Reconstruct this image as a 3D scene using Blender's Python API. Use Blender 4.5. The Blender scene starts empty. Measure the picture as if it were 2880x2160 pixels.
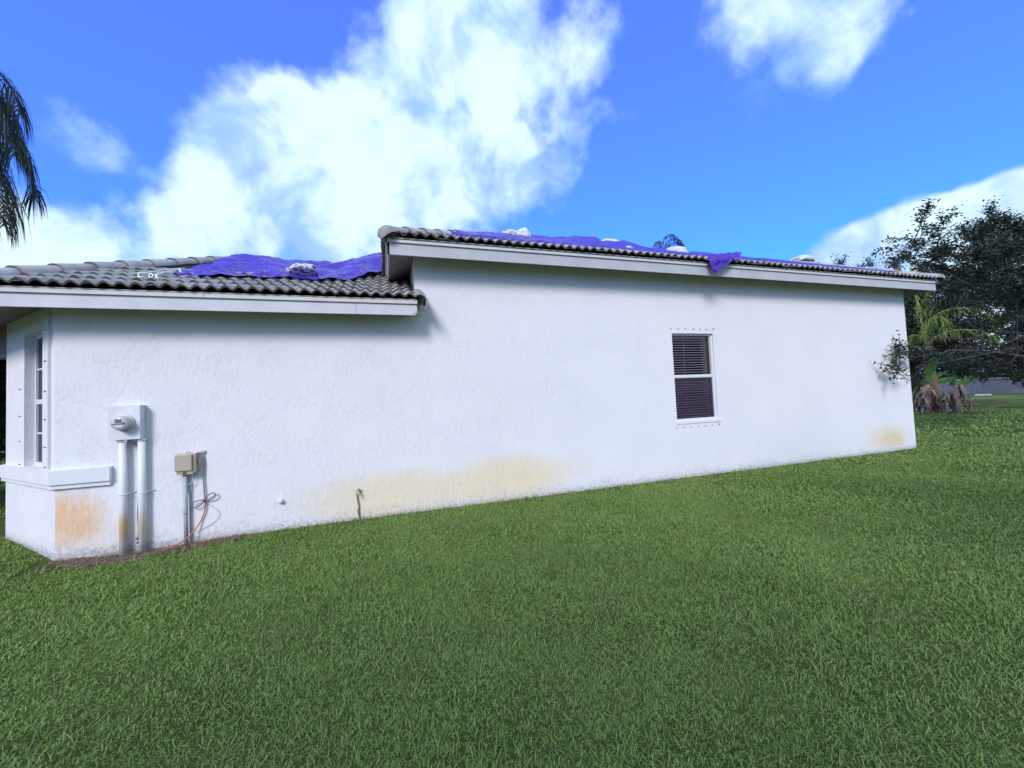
import bpy, bmesh, math, random
import numpy as np
from mathutils import Vector, Matrix, noise as mnoise
random.seed(7); rng = np.random.default_rng(7)
R = math.radians
S = bpy.context.scene
COL = S.collection

# ------------------------------------------------------------ camera
CY, CZ, FPX = -5.88, 1.55, 1105.2
PIT, ROL, YAW = R(2.2987), R(-2.6289), R(17.8643)
fw = Vector((math.sin(YAW)*math.cos(PIT), math.cos(YAW)*math.cos(PIT), math.sin(PIT)))
rt0 = Vector((math.cos(YAW), -math.sin(YAW), 0)); up0 = rt0.cross(fw)
rt = math.cos(ROL)*rt0 + math.sin(ROL)*up0
up = -math.sin(ROL)*rt0 + math.cos(ROL)*up0
cam = bpy.data.cameras.new('camera'); cam_o = bpy.data.objects.new('camera', cam); COL.objects.link(cam_o)
M = Matrix((rt, up, -fw)).transposed().to_4x4(); M.translation = Vector((0, CY, CZ))
cam_o.matrix_world = M
cam.sensor_width = 36; cam.lens = FPX/2880*36; cam.clip_start = .05; cam.clip_end = 2000
S.camera = cam_o
def ray(px, py):
    return rt*((px-1440)/FPX) - up*((py-1080)/FPX) + fw
def at(px, py, y):
    d = ray(px, py); t = (y-CY)/d.y
    return Vector((d.x*t, y, d.z*t+CZ))

# ------------------------------------------------------------ sun, sky, exposure
SUN_EL, SUN_AZ = R(33), R(213)      # azimuth clockwise from +Y
S.view_settings.view_transform = 'Standard'; S.view_settings.look = 'None'
S.view_settings.gamma = 1; S.view_settings.use_curve_mapping = False
S.view_settings.exposure = 1.50
sd = Vector((math.sin(SUN_AZ)*math.cos(SUN_EL), math.cos(SUN_AZ)*math.cos(SUN_EL), math.sin(SUN_EL)))
sl = bpy.data.lights.new('sun', 'SUN'); sl.energy = 1.05; sl.angle = R(18); sl.color = (1, .955, .93)
so = bpy.data.objects.new('sun', sl); COL.objects.link(so)
so.rotation_euler = (-sd).to_track_quat('-Z', 'Y').to_euler(); so.location = (0, -10, 20)

W = bpy.data.worlds.new('World'); S.world = W; W.use_nodes = True
wt = W.node_tree; wn = wt.nodes; wl = wt.links; wn.clear()

class NT:
    """tiny helper for building node graphs"""
    def __init__(s, nt): s.nt = nt; s.n = nt.nodes; s.l = nt.links
    def node(s, t, **k):
        n = s.n.new(t)
        for a, b in k.items(): setattr(n, a, b)
        return n
    def put(s, sock, v):
        if hasattr(v, 'is_output') or isinstance(v, bpy.types.NodeSocket): s.l.new(v, sock)
        elif v is not None:
            try: sock.default_value = v
            except Exception: sock.default_value = (*v, 1)
    def m(s, op, a, b=None, c=None, clamp=False):
        n = s.node('ShaderNodeMath', operation=op, use_clamp=clamp)
        for i, v in enumerate((a, b, c)):
            if v is not None: s.put(n.inputs[i], v)
        return n.outputs[0]
    def vm(s, op, a, b=None):
        n = s.node('ShaderNodeVectorMath', operation=op)
        s.put(n.inputs[0], a)
        if b is not None: s.put(n.inputs[1], b)
        return n.outputs['Value'] if op in ('DOT_PRODUCT', 'LENGTH', 'DISTANCE') else n.outputs[0]
    def noise(s, vec, scale, detail=4, rough=.5, dist=0):
        n = s.node('ShaderNodeTexNoise'); s.put(n.inputs['Vector'], vec)
        n.inputs['Scale'].default_value = scale; n.inputs['Detail'].default_value = detail
        n.inputs['Roughness'].default_value = rough; n.inputs['Distortion'].default_value = dist
        return n.outputs[0]
    def ss(s, v, a, b, to0=0., to1=1., kind='SMOOTHSTEP'):
        n = s.node('ShaderNodeMapRange', interpolation_type=kind); s.put(n.inputs[0], v)
        for i, x in enumerate((a, b, to0, to1)): n.inputs[i+1].default_value = x
        return n.outputs[0]
    def mix(s, f, a, b, mode='MIX'):
        n = s.node('ShaderNodeMix', data_type='RGBA', blend_type=mode)
        s.put(n.inputs[0], f); s.put(n.inputs[6], a if not isinstance(a, tuple) else (*a, 1)[:4]); s.put(n.inputs[7], b if not isinstance(b, tuple) else (*b, 1)[:4])
        return n.outputs[2]
    def sepz(s, v):
        n = s.node('ShaderNodeSeparateXYZ'); s.put(n.inputs[0], v); return n.outputs
    def scalev(s, v, x): 
        return s.vm('MULTIPLY', v, x)

w = NT(wt)
sky = w.node('ShaderNodeTexSky', sky_type='NISHITA', sun_disc=False, sun_elevation=SUN_EL, sun_rotation=SUN_AZ)
sky.ozone_density = 3.0; sky.air_density = 1.0; sky.dust_density = .3
geo = w.node('ShaderNodeNewGeometry')
inc = w.vm('SCALE', geo.outputs['Incoming']); inc.node.inputs[3].default_value = -1
nrm = w.vm('NORMALIZE', w.node('ShaderNodeTexCoord').outputs['Generated'])
blobs = [  # place in the sky as (u, v, radius, weight), later turned into directions
 (560,245,125,1.0),(500,330,120,.8),(520,420,130,.9),(700,330,150,1.1),(640,260,80,.7),(830,250,130,.9),(900,370,150,1.),(640,450,150,.9),(440,450,110,.8),
 (830,90,90,.6),(920,20,110,.75),(1050,30,120,.5),(1000,170,130,.65),(1120,240,110,.5),(1200,330,90,.42),(1050,360,110,.55),(800,480,150,.8),(1000,470,90,.5),(1200,60,150,.42),(1080,110,130,.4),(940,110,110,.7),(1230,180,110,.45),(1290,90,90,.35),(1150,420,90,.45),(1340,240,60,.3),
 (120,520,130,.8),(300,530,130,.8),(20,500,110,.7),(150,290,100,.36),(240,330,70,.32),(480,530,120,.7),
 (1620,30,120,.5),(1780,80,110,.5),(1900,20,120,.4),(1800,160,60,.38),(1700,-60,140,.5),
 (2130,490,125,1.6),(1975,505,95,1.5),(2050,570,160,1.6),(1830,560,90,1.5),(1905,540,95,1.5),(2215,440,110,1.5),(2300,500,160,1.6),(1880,610,120,1.5),(2060,470,80,1.),
 (1000,-160,200,.8),(2600,380,200,.8),(2050,700,110,1.3),(2150,760,130,1.5),(1960,640,90,1.3),(2260,700,130,1.4),(1690,50,210,.22),(1560,-20,130,.25),(-200,450,200,.7),(-60,680,150,1.3),(60,640,120,1.0)]
acc = None
for (u, v, r, wg) in blobs:
    u *= 1.302; v *= 1.302; r *= 1.302
    c = ray(u, v).normalized(); a = .5*((ray(u+r, v).normalized()-c).length + (ray(u, v+r).normalized()-c).length)
    a *= 1.12
    d = w.vm('DOT_PRODUCT', nrm, tuple(c))
    # wg*(1-(2-2d)/a^2)
    f = w.m('MULTIPLY_ADD', d, 2*wg/a**2, wg*(1-2/a**2)); f = w.m('MAXIMUM', f, 0)
    acc = f if acc is None else w.m('ADD', acc, f)
acc = w.m('MINIMUM', acc, 1.15)
# sky out of view is clouded more thickly, for a whiter fill light
inview = w.ss(w.vm('DOT_PRODUCT', nrm, tuple(fw)), .36, .50)
gen = w.ss(w.noise(nrm, 2.3, 3, .5), .30, .52, 0, 1.05)
acc = w.m('MAXIMUM', acc, w.m('MULTIPLY', gen, w.m('SUBTRACT', 1, inview)))
n1 = w.noise(nrm, 5.5, 9, .58, .25)
n2 = w.noise(nrm, 17, 6, .6, .1)
nn = w.m('ADD', w.m('MULTIPLY', w.m('SUBTRACT', n1, .5), 2.1), w.m('MULTIPLY', w.m('SUBTRACT', n2, .5), 1.0))
dens = w.m('ADD', acc, nn)
# no cloud at all where the field is empty
cov = w.m('MULTIPLY', w.ss(dens, .12, 1.0), w.ss(acc, .0, .3))
shade = w.ss(w.m('ADD', w.m('MULTIPLY', w.noise(w.vm('ADD', nrm, (.03, .02, .05)), 7, 6, .55, .3), 1.0), w.m('MULTIPLY', acc, .12)), .44, .70)
cc = w.mix(shade, (.135, .225, .385), (.305, .39, .43))
sr = w.node('ShaderNodeSeparateColor'); w.put(sr.inputs[0], sky.outputs[0]); cb = w.node('ShaderNodeCombineColor')
w.put(cb.inputs[0], w.m('MULTIPLY', w.m('POWER', sr.outputs[0], .15), .33)); w.put(cb.inputs[1], w.m('MULTIPLY', w.m('POWER', sr.outputs[1], .73), .63)); w.put(cb.inputs[2], w.m('MULTIPLY', sr.outputs[2], 1.3))
tint = cb.outputs[0]
zz = w.sepz(nrm)[2]
hs = w.node('ShaderNodeHueSaturation'); hs.inputs['Saturation'].default_value = 1.0; hs.inputs['Value'].default_value = 1; w.put(hs.inputs['Color'], tint)
bg1 = w.node('ShaderNodeBackground'); w.put(bg1.inputs[0], hs.outputs[0]); bg1.inputs[1].default_value = .12
bg2 = w.node('ShaderNodeBackground'); w.put(bg2.inputs[0], cc); bg2.inputs[1].default_value = 1.0
mx = w.node('ShaderNodeMixShader'); w.put(mx.inputs[0], w.m('MULTIPLY', cov, .97)); wl.new(bg1.outputs[0], mx.inputs[1]); wl.new(bg2.outputs[0], mx.inputs[2])
wo = w.node('ShaderNodeOutputWorld'); wl.new(mx.outputs[0], wo.inputs[0])

# ------------------------------------------------------------ helpers
def mat(name, color=(.5, .5, .5), rough=.6, spec=.3, metal=0.):
    m = bpy.data.materials.new(name); m.use_nodes = True
    b = m.node_tree.nodes['Principled BSDF']
    b.inputs['Base Color'].default_value = (*color, 1); b.inputs['Roughness'].default_value = rough
    b.inputs['Specular IOR Level'].default_value = spec; b.inputs['Metallic'].default_value = metal
    return m, NT(m.node_tree), b
def pos(n): return n.node('ShaderNodeNewGeometry').outputs['Position']
def bump(n, b, h, strength=.5, dist=.01):
    bp = n.node('ShaderNodeBump'); bp.inputs['Strength'].default_value = strength; bp.inputs['Distance'].default_value = dist
    n.put(bp.inputs['Height'], h); n.l.new(bp.outputs[0], b.inputs['Normal'])
def noisy(name, c1, c2, scale=8, rough=.7, spec=.25, bs=.3, bd=.004, bscale=40, lo=.35, hi=.65, rnd=0):
    m, n, b = mat(name, c1, rough, spec)
    p = pos(n); f = n.ss(n.noise(p, scale, 5, .6), lo, hi)
    c = n.mix(f, c1, c2)
    if rnd:
        r = n.node('ShaderNodeObjectInfo').outputs['Random']
        c = n.mix(1.0, c, n.node('ShaderNodeCombineColor').outputs[0], 'MULTIPLY') if 0 else c
        hsv = n.node('ShaderNodeHueSaturation'); n.put(hsv.inputs['Value'], n.ss(r, 0, 1, 1-rnd, 1+rnd, 'LINEAR')); n.put(hsv.inputs['Color'], c); c = hsv.outputs[0]
    n.put(b.inputs['Base Color'], c)
    bump(n, b, n.noise(p, bscale, 4, .6), bs, bd)
    return m

def link(name, me, m=None, parent=None, loc=None):
    o = bpy.data.objects.new(name, me); COL.objects.link(o)
    if m is not None and me is not None and not me.materials: me.materials.append(m)
    if parent is not None:
        o.parent = parent; o.matrix_parent_inverse = Matrix.Translation(-Vector(parent.get('_w', (0, 0, 0))))
    if loc is not None: o.location = loc
    return o
def tag(o, label, cat, group=None, kind=None):
    if label: o['label'] = label
    if cat: o['category'] = cat
    if group: o['group'] = group
    if kind: o['kind'] = kind
    return o
def thing(name, loc, label, cat, group=None):
    o = bpy.data.objects.new(name, None); COL.objects.link(o); o.location = loc; o['_w'] = tuple(loc)
    o.empty_display_size = .2
    return tag(o, label, cat, group)

class MB:
    """collects vertices and faces of one mesh"""
    def __init__(s): s.v = []; s.f = []; s.mi = []; s.sm = []
    def add(s, vs, fs, smooth=False):
        k = len(s.v); s.v += [tuple(x) for x in vs]; s.f += [tuple(i+k for i in f) for f in fs]; s.sm += [smooth]*len(fs)
        return s
    def box(s, a, b, bev=0):
        x0, y0, z0 = a; x1, y1, z1 = b
        if x0 > x1: x0, x1 = x1, x0
        if y0 > y1: y0, y1 = y1, y0
        if z0 > z1: z0, z1 = z1, z0
        if bev:
            bm = bmesh.new(); bmesh.ops.create_cube(bm, size=1, matrix=Matrix.Translation(((x0+x1)/2, (y0+y1)/2, (z0+z1)/2)) @ Matrix.Diagonal((x1-x0, y1-y0, z1-z0, 1)))
            bmesh.ops.bevel(bm, geom=bm.edges[:], offset=bev, segments=2, affect='EDGES', profile=.6)
            s.add([v.co for v in bm.verts], [[v.index for v in f.verts] for f in bm.faces]); bm.free(); return s
        return s.add([(x0,y0,z0),(x1,y0,z0),(x1,y1,z0),(x0,y1,z0),(x0,y0,z1),(x1,y0,z1),(x1,y1,z1),(x0,y1,z1)],
                     [(0,3,2,1),(4,5,6,7),(0,1,5,4),(1,2,6,5),(2,3,7,6),(3,0,4,7)])
    def obox(s, p0, p1, h, t, zup=Vector((0, 0, 1))):
        """board from p0 to p1 (bottom outer edge), height h, thickness t to the left of p0->p1"""
        p0, p1 = Vector(p0), Vector(p1); d = (p1-p0); n = Vector((-d.y, d.x, 0)).normalized()*t; u = Vector((0, 0, h))
        return s.add([p0, p1, p1+n, p0+n, p0+u, p1+u, p1+n+u, p0+n+u], [(0,3,2,1),(4,5,6,7),(0,1,5,4),(1,2,6,5),(2,3,7,6),(3,0,4,7)])
    def tube(s, pts, rad, n=8, caps=True):
        pts = [Vector(p) for p in pts]; rad = rad if isinstance(rad, (list, tuple)) else [rad]*len(pts)
        k = len(s.v); ref = None
        for i, p in enumerate(pts):
            t = (pts[min(i+1, len(pts)-1)]-pts[max(i-1, 0)]).normalized()
            if ref is None: ref = t.orthogonal().normalized()
            ref = (ref - t*ref.dot(t)); ref = ref.normalized() if ref.length > 1e-6 else t.orthogonal().normalized()
            bn = t.cross(ref)
            for j in range(n):
                a = 2*math.pi*j/n; s.v.append(tuple(p + (ref*math.cos(a)+bn*math.sin(a))*rad[i]))
        for i in range(len(pts)-1):
            for j in range(n):
                s.f.append((k+i*n+j, k+i*n+(j+1)%n, k+(i+1)*n+(j+1)%n, k+(i+1)*n+j)); s.sm.append(True)
        if caps:
            s.f.append(tuple(k+j for j in reversed(range(n)))); s.f.append(tuple(k+(len(pts)-1)*n+j for j in range(n))); s.sm += [False]*2
        return s
    def lathe(s, prof, c, axis='y', n=24, sx=1):
        """prof: list of (radius, offset along axis)"""
        k = len(s.v)
        for r, h in prof:
            for j in range(n):
                a = 2*math.pi*j/n; x, z = r*math.cos(a), r*math.sin(a)
                s.v.append((c[0]+x, c[1]+h, c[2]+z) if axis == 'y' else (c[0]+x, c[1]+z, c[2]+h))
        for i in range(len(prof)-1):
            for j in range(n):
                s.f.append((k+i*n+j, k+i*n+(j+1)%n, k+(i+1)*n+(j+1)%n, k+(i+1)*n+j)); s.sm.append(True)
        return s
    def mesh(s, name='mesh'):
        me = bpy.data.meshes.new(name); me.from_pydata(s.v, [], s.f)
        me.polygons.foreach_set('use_smooth', s.sm); me.update(); return me
    def build(s, name, m, parent=None, loc=None, bev=0):
        me = s.mesh(name)
        if bev:
            bm = bmesh.new(); bm.from_mesh(me); bmesh.ops.bevel(bm, geom=bm.edges[:], offset=bev, segments=1, affect='EDGES'); bm.to_mesh(me); bm.free()
        return link(name, me, m, parent, loc)
def npmesh(name, V, F, smooth=False, uvrand=None):
    V = np.asarray(V, dtype=np.float32).reshape(-1, 3); F = np.asarray(F, dtype=np.int32)
    me = bpy.data.meshes.new(name); nf, k = F.shape
    me.vertices.add(len(V)); me.vertices.foreach_set('co', V.ravel())
    me.loops.add(nf*k); me.loops.foreach_set('vertex_index', F.ravel())
    me.polygons.add(nf); me.polygons.foreach_set('loop_start', np.arange(nf, dtype=np.int32)*k)
    try: me.polygons.foreach_set('loop_total', np.full(nf, k, dtype=np.int32))
    except Exception: pass
    if smooth: me.polygons.foreach_set('use_smooth', np.ones(nf, dtype=bool))
    me.update(calc_edges=True)
    return me
def vattr(me, name, vals):
    a = me.attributes.new(name, 'FLOAT', 'POINT'); a.data.foreach_set('value', np.asarray(vals, dtype=np.float32))
def attr(n, name):
    a = n.node('ShaderNodeAttribute', attribute_name=name); return a.outputs['Fac']
def catmull(P, k=6):
    P = [Vector(p) for p in P]; out = []
    Q = [P[0]*2-P[1]] + P + [P[-1]*2-P[-2]]
    for i in range(1, len(Q)-2):
        for j in range(k):
            t = j/k; a, b, c, d = Q[i-1], Q[i], Q[i+1], Q[i+2]
            out.append(.5*((2*b)+(c-a)*t+(2*a-5*b+4*c-d)*t*t+(3*b-a-3*c+d)*t**3))
    out.append(P[-1]); return out

# ------------------------------------------------------------ materials
# stucco: knock-down, brushed vertically; rust and dirt stains have their own places on the wall
def stucco(name, stains=True):
    m, n, b = mat(name, (.8, .8, .8), .85, .15)
    p = pos(n); X, Y, Z = n.sepz(p)
    base = n.mix(n.ss(n.noise(p, .9, 4, .6), .3, .7), (.705, .680, .725), (.74, .715, .755))
    speck = n.ss(n.noise(p, 60, 3, .6), .70, .78, 0, .25)
    base = n.mix(speck, base, (.46, .46, .48))
    streakv = n.scalev(p, (6, 6, 1.1))
    st = n.noise(streakv, 3.2, 6, .65)
    st2 = n.noise(n.scalev(p, (11, 11, 1.0)), 2.6, 6, .7)
    if stains:
        def blob(x0, z0, rx, rz, pw=1.0, edge=.9):
            dx = n.m('DIVIDE', n.m('SUBTRACT', X, x0), rx); dz = n.m('DIVIDE', n.m('SUBTRACT', Z, z0), rz)
            r2 = n.m('ADD', n.m('MULTIPLY', dx, dx), n.m('MULTIPLY', dz, dz))
            r2 = n.m('ADD', r2, n.m('MULTIPLY', n.m('SUBTRACT', st, .5), 1.0))
            return n.m('MULTIPLY', n.ss(r2, 1.15, .0, 0, pw), n.ss(st2, .34, .60, .62, 1.0))
        def put(c, f, col):
            return n.mix(f, c, col)
        ny = n.ss(Y, -.01, .04, 1, 0)
        # broad sprinkler staining, pale yellow
        for (x0, z0, rx, rz, pw, col) in [(0.1,.26,1.3,.44,.85,(.74,.60,.38)),(1.75,.32,1.05,.46,.95,(.74,.60,.38)),(2.6,.38,.7,.24,.45,(.74,.64,.46)),(-.9,.30,.9,.30,.22,(.66,.62,.49)),(-2.0,.18,.8,.25,.22,(.66,.62,.49)),
                                          (-3.1,.15,.55,.22,.45,(.64,.56,.38)),(10.7,.32,.8,.34,.65,(.66,.54,.31)),(10.85,.27,.5,.18,.6,(.66,.46,.20)),(5.5,.12,2.5,.16,.12,(.66,.62,.52))]:
            base = put(base, n.m('MULTIPLY', blob(x0, z0, rx, rz, pw), ny), col)
        rust = n.m('MULTIPLY', n.m('MULTIPLY', blob(-3.56, .42, .50, .36, .9), n.ss(X, -3.61, -3.59)), ny)
        base = put(base, rust, (.76, .42, .17))
        base = put(base, n.m('MULTIPLY', n.m('MULTIPLY', blob(-3.35, .30, .20, .16, .55), ny), n.ss(st, .4, .6)), (.58, .33, .15))
        # foot of the wall: grey algae and splashed soil
        foot = n.m('MULTIPLY', n.ss(n.m('ADD', Z, n.m('MULTIPLY', n.m('SUBTRACT', n.noise(n.scalev(p, (1, 1, .3)), 3, 5, .6), .5), .35)), .20, .02), n.ss(n.noise(p, 22, 5, .7), .40, .62))
        base = put(base, n.m('MULTIPLY', foot, .62), (.36, .37, .40))
        foot2 = n.m('MULTIPLY', n.ss(Z, .09, .0), n.ss(n.noise(p, 30, 4, .7), .35, .55))
        base = put(base, n.m('MULTIPLY', foot2, .55), (.20, .17, .14))
    n.put(b.inputs['Base Color'], base)
    # relief
    big = n.noise(p, 2.2, 3, .6)
    rid = n.node('ShaderNodeTexVoronoi', feature='DISTANCE_TO_EDGE'); n.put(rid.inputs['Vector'], n.vm('ADD', n.scalev(p, (1, 1, .45)), n.scalev(n.node('ShaderNodeCombineXYZ').outputs[0], (0, 0, 0))))
    kn = n.noise(n.scalev(p, (1, 1, .5)), 17, 7, .66, .9)
    knock = n.m('MULTIPLY', n.ss(kn, .50, .56), n.ss(big, .38, .58))
    fine = n.noise(n.scalev(p, (1, 1, .14)), 75, 3, .6, .3)
    grit = n.noise(p, 120, 2, .6)
    left = n.ss(X, 5.5, -2.5, .55, 1.0)
    h = n.m('ADD', n.m('MULTIPLY', n.m('MULTIPLY', knock, left), .55), n.m('ADD', n.m('MULTIPLY', fine, 1.1), n.m('MULTIPLY', grit, .35)))
    bump(n, b, h, .50, .009)
    return m
STUCCO = stucco('stucco_paint')
STUCCO_PLAIN = noisy('smooth_render_paint', (.66, .65, .70), (.70, .69, .73), 3, .8, .15, .25, .003, 70)
# painted fascia timber with grain
def woodpaint(name, c1, c2, grain=(1, 6, 30), dirt=.3):
    m, n, b = mat(name, c1, .55, .3); p = pos(n)
    g = n.noise(n.scalev(p, (1.2, 1.2, 30)), 2.2, 5, .6, .8)
    c = n.mix(n.ss(n.noise(p, 2.5, 5, .65), .35, .7), c1, c2)
    c = n.mix(n.ss(n.noise(n.scalev(p, (6, 6, 1.2)), 3, 5, .7), .60, .78, 0, dirt), c, (.42, .38, .38))
    n.put(b.inputs['Base Color'], c); bump(n, b, g, .5, .006); return m
FASCIA = woodpaint('fascia_paint', (.58, .57, .63), (.51, .50, .57))
FASCIA_UP = woodpaint('weathered_fascia_paint', (.46, .455, .50), (.41, .405, .45), dirt=.25)
DRIP = woodpaint('drip_edge_paint', (.60, .58, .59), (.53, .50, .52), dirt=.5)
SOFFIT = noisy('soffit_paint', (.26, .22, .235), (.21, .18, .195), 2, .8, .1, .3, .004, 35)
ROTTEN = noisy('rotten_wood', (.55, .36, .24), (.7, .62, .58), 30, .9, .1, .6, .01, 60)
# concrete roof tile
def tilemat():
    m, n, b = mat('concrete_tile', (.3, .3, .33), .85, .2); p = pos(n)
    r = n.node('ShaderNodeObjectInfo').outputs['Random']
    c = n.mix(n.ss(n.noise(p, 6, 6, .65), .3, .7), (.315, .305, .315), (.455, .44, .455))
    c = n.mix(n.ss(n.noise(p, 24, 5, .7), .56, .72, 0, .7), c, (.10, .085, .08))
    c = n.mix(n.ss(n.noise(n.vm('ADD', p, (3, 1, 7)), 3, 5, .7), .60, .80, 0, .5), c, (.24, .25, .17))
    # worn paint on the butt end is darker and browner
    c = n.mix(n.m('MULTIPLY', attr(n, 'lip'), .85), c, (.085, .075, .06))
    hsv = n.node('ShaderNodeHueSaturation'); n.put(hsv.inputs['Value'], n.ss(r, 0, 1, .82, 1.15, 'LINEAR')); n.put(hsv.inputs['Color'], c)
    n.put(b.inputs['Base Color'], hsv.outputs[0]); bump(n, b, n.m('ADD', n.noise(p, 45, 5, .7), n.noise(p, 160, 2, .5)), .55, .005); return m
TILE = tilemat()
DARK = noisy('roof_felt', (.035, .03, .03), (.05, .045, .04), 9)
MORTAR = noisy('mortar', (.30, .25, .25), (.22, .18, .18), 14, .9, .1, .8, .015, 25)
def tarpmat():
    m, n, b = mat('blue_tarp', (.10, .06, .62), .36, .35); p = pos(n)
    c = n.mix(n.ss(n.noise(p, 2.5, 4, .6), .35, .7), (.055, .018, .34), (.080, .030, .44))
    n.put(b.inputs['Base Color'], c)
    cr = n.node('ShaderNodeTexVoronoi', feature='DISTANCE_TO_EDGE'); cr.inputs['Scale'].default_value = 3.8
    n.put(cr.inputs['Vector'], n.vm('ADD', n.scalev(p, (1, .7, 1)), n.scalev(n.node('ShaderNodeCombineXYZ').outputs[0], (0, 0, 0))))
    h = n.m('ADD', n.m('MULTIPLY', n.ss(cr.outputs[0], 0, .12), .5), n.m('MULTIPLY', n.noise(n.scalev(p, (1, .5, 1)), 3.6, 4, .5, 1.4), 1.6))
    bump(n, b, h, .8, .05)
    b.inputs['Transmission Weight'].default_value = 0.0
    return m
TARP = tarpmat()
def bagmat(scale=17, dark=.52):
    m, n, b = mat('woven_bag', (.8, .8, .82), .5, .3); p = n.node('ShaderNodeTexCoord').outputs['Object']
    a = n.ss(n.noise(n.scalev(p, (1, 1, 3.2)), scale, 3, .6, .3), dark, dark+.05)
    c = n.mix(a, (.62, .62, .66), (.10, .09, .14))
    n.put(b.inputs['Base Color'], c); bump(n, b, n.noise(p, 9, 5, .65, .8), .9, .05); return m
BAG = bagmat(); BAG_PLAIN = bagmat(8, .72)
WHITE = mat('white_aluminium', (.66, .67, .70), .35, .4)[0]
WHITE2 = noisy('white_painted_metal', (.68, .67, .72), (.63, .62, .67), 5, .45, .3, .15, .002, 30)
BLIND = mat('blind_slat', (.88, .80, .86), .5, .3)[0]
BLACKROOM = mat('dark_room', (.012, .008, .012), .9, .05)[0]
def glassmat(name, tint=(1, 1, 1), haze=.0):
    m = bpy.data.materials.new(name); m.use_nodes = True; n = NT(m.node_tree); n.n.clear()
    tr = n.node('ShaderNodeBsdfTransparent'); tr.inputs[0].default_value = (*tint, 1)
    gl = n.node('ShaderNodeBsdfGlossy'); gl.inputs['Roughness'].default_value = .03; gl.inputs[0].default_value = (.30, .27, .32, 1)
    df = n.node('ShaderNodeBsdfDiffuse'); df.inputs[0].default_value = (.20, .14, .22, 1)
    fr = n.node('ShaderNodeFresnel'); fr.inputs[0].default_value = 1.5
    a = n.node('ShaderNodeMixShader'); a.inputs[0].default_value = haze; n.l.new(tr.outputs[0], a.inputs[1]); n.l.new(df.outputs[0], a.inputs[2])
    c = n.node('ShaderNodeMixShader'); n.l.new(fr.outputs[0], c.inputs[0]); n.l.new(a.outputs[0], c.inputs[1]); n.l.new(gl.outputs[0], c.inputs[2])
    o = n.node('ShaderNodeOutputMaterial'); n.l.new(c.outputs[0], o.inputs[0]); return m
GLASS = glassmat('window_glass', (.9, .9, .9)); SCREEN = glassmat('screened_glass', (.72, .66, .72), .13)

# ------------------------------------------------------------ ground
GRASSC = [(.100, .175, .050), (.055, .115, .030), (.17, .21, .085)]
def ground_mat():
    m, n, b = mat('lawn_soil', (.06, .1, .03), .95, .05); p = pos(n)
    c = n.mix(n.ss(n.noise(p, 1.3, 6, .6), .35, .65), (.10, .15, .045), (.16, .22, .075))
    c = n.mix(n.ss(n.noise(p, 26, 5, .7), .40, .64, 0, .6), c, (.07, .10, .035))
    c = n.mix(n.ss(n.noise(p, .35, 3, .6), .52, .66, 0, .55), c, (.26, .33, .11))
    n.put(b.inputs['Base Color'], c); bump(n, b, n.noise(p, 40, 6, .75), 1, .06); return m
GM = ground_mat()
def gz(x, y):     # gentle lie of the lawn
    e = np.exp(-((np.minimum(y, 0))**2)/1.6)
    return (0.025*np.sin(x*.9+1.3)*np.cos(y*.7) + .018*np.sin(x*2.3+y*1.7))*np.clip(-y*.6, 0, 1) - .05*np.exp(-((x+3.0)**2)/.9)*e
xs = np.concatenate([np.linspace(-600, -14, 12), np.linspace(-13, 34, 236), np.linspace(35, 600, 16)])
ys = np.concatenate([np.linspace(-400, -9, 8), np.linspace(-8.8, 10, 95), np.linspace(11, 700, 16)])
XX, YY = np.meshgrid(xs, ys); ZZ = np.where((abs(XX) < 40) & (YY > -12) & (YY < 8), gz(XX, YY), 0)
nx, ny = len(xs), len(ys); idx = np.arange(nx*ny).reshape(ny, nx)
F = np.stack([idx[:-1, :-1], idx[:-1, 1:], idx[1:, 1:], idx[1:, :-1]], -1).reshape(-1, 4)
g = link('ground', npmesh('ground', np.stack([XX, YY, ZZ], -1), F, True), GM); tag(g, None, None, kind='structure')

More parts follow.
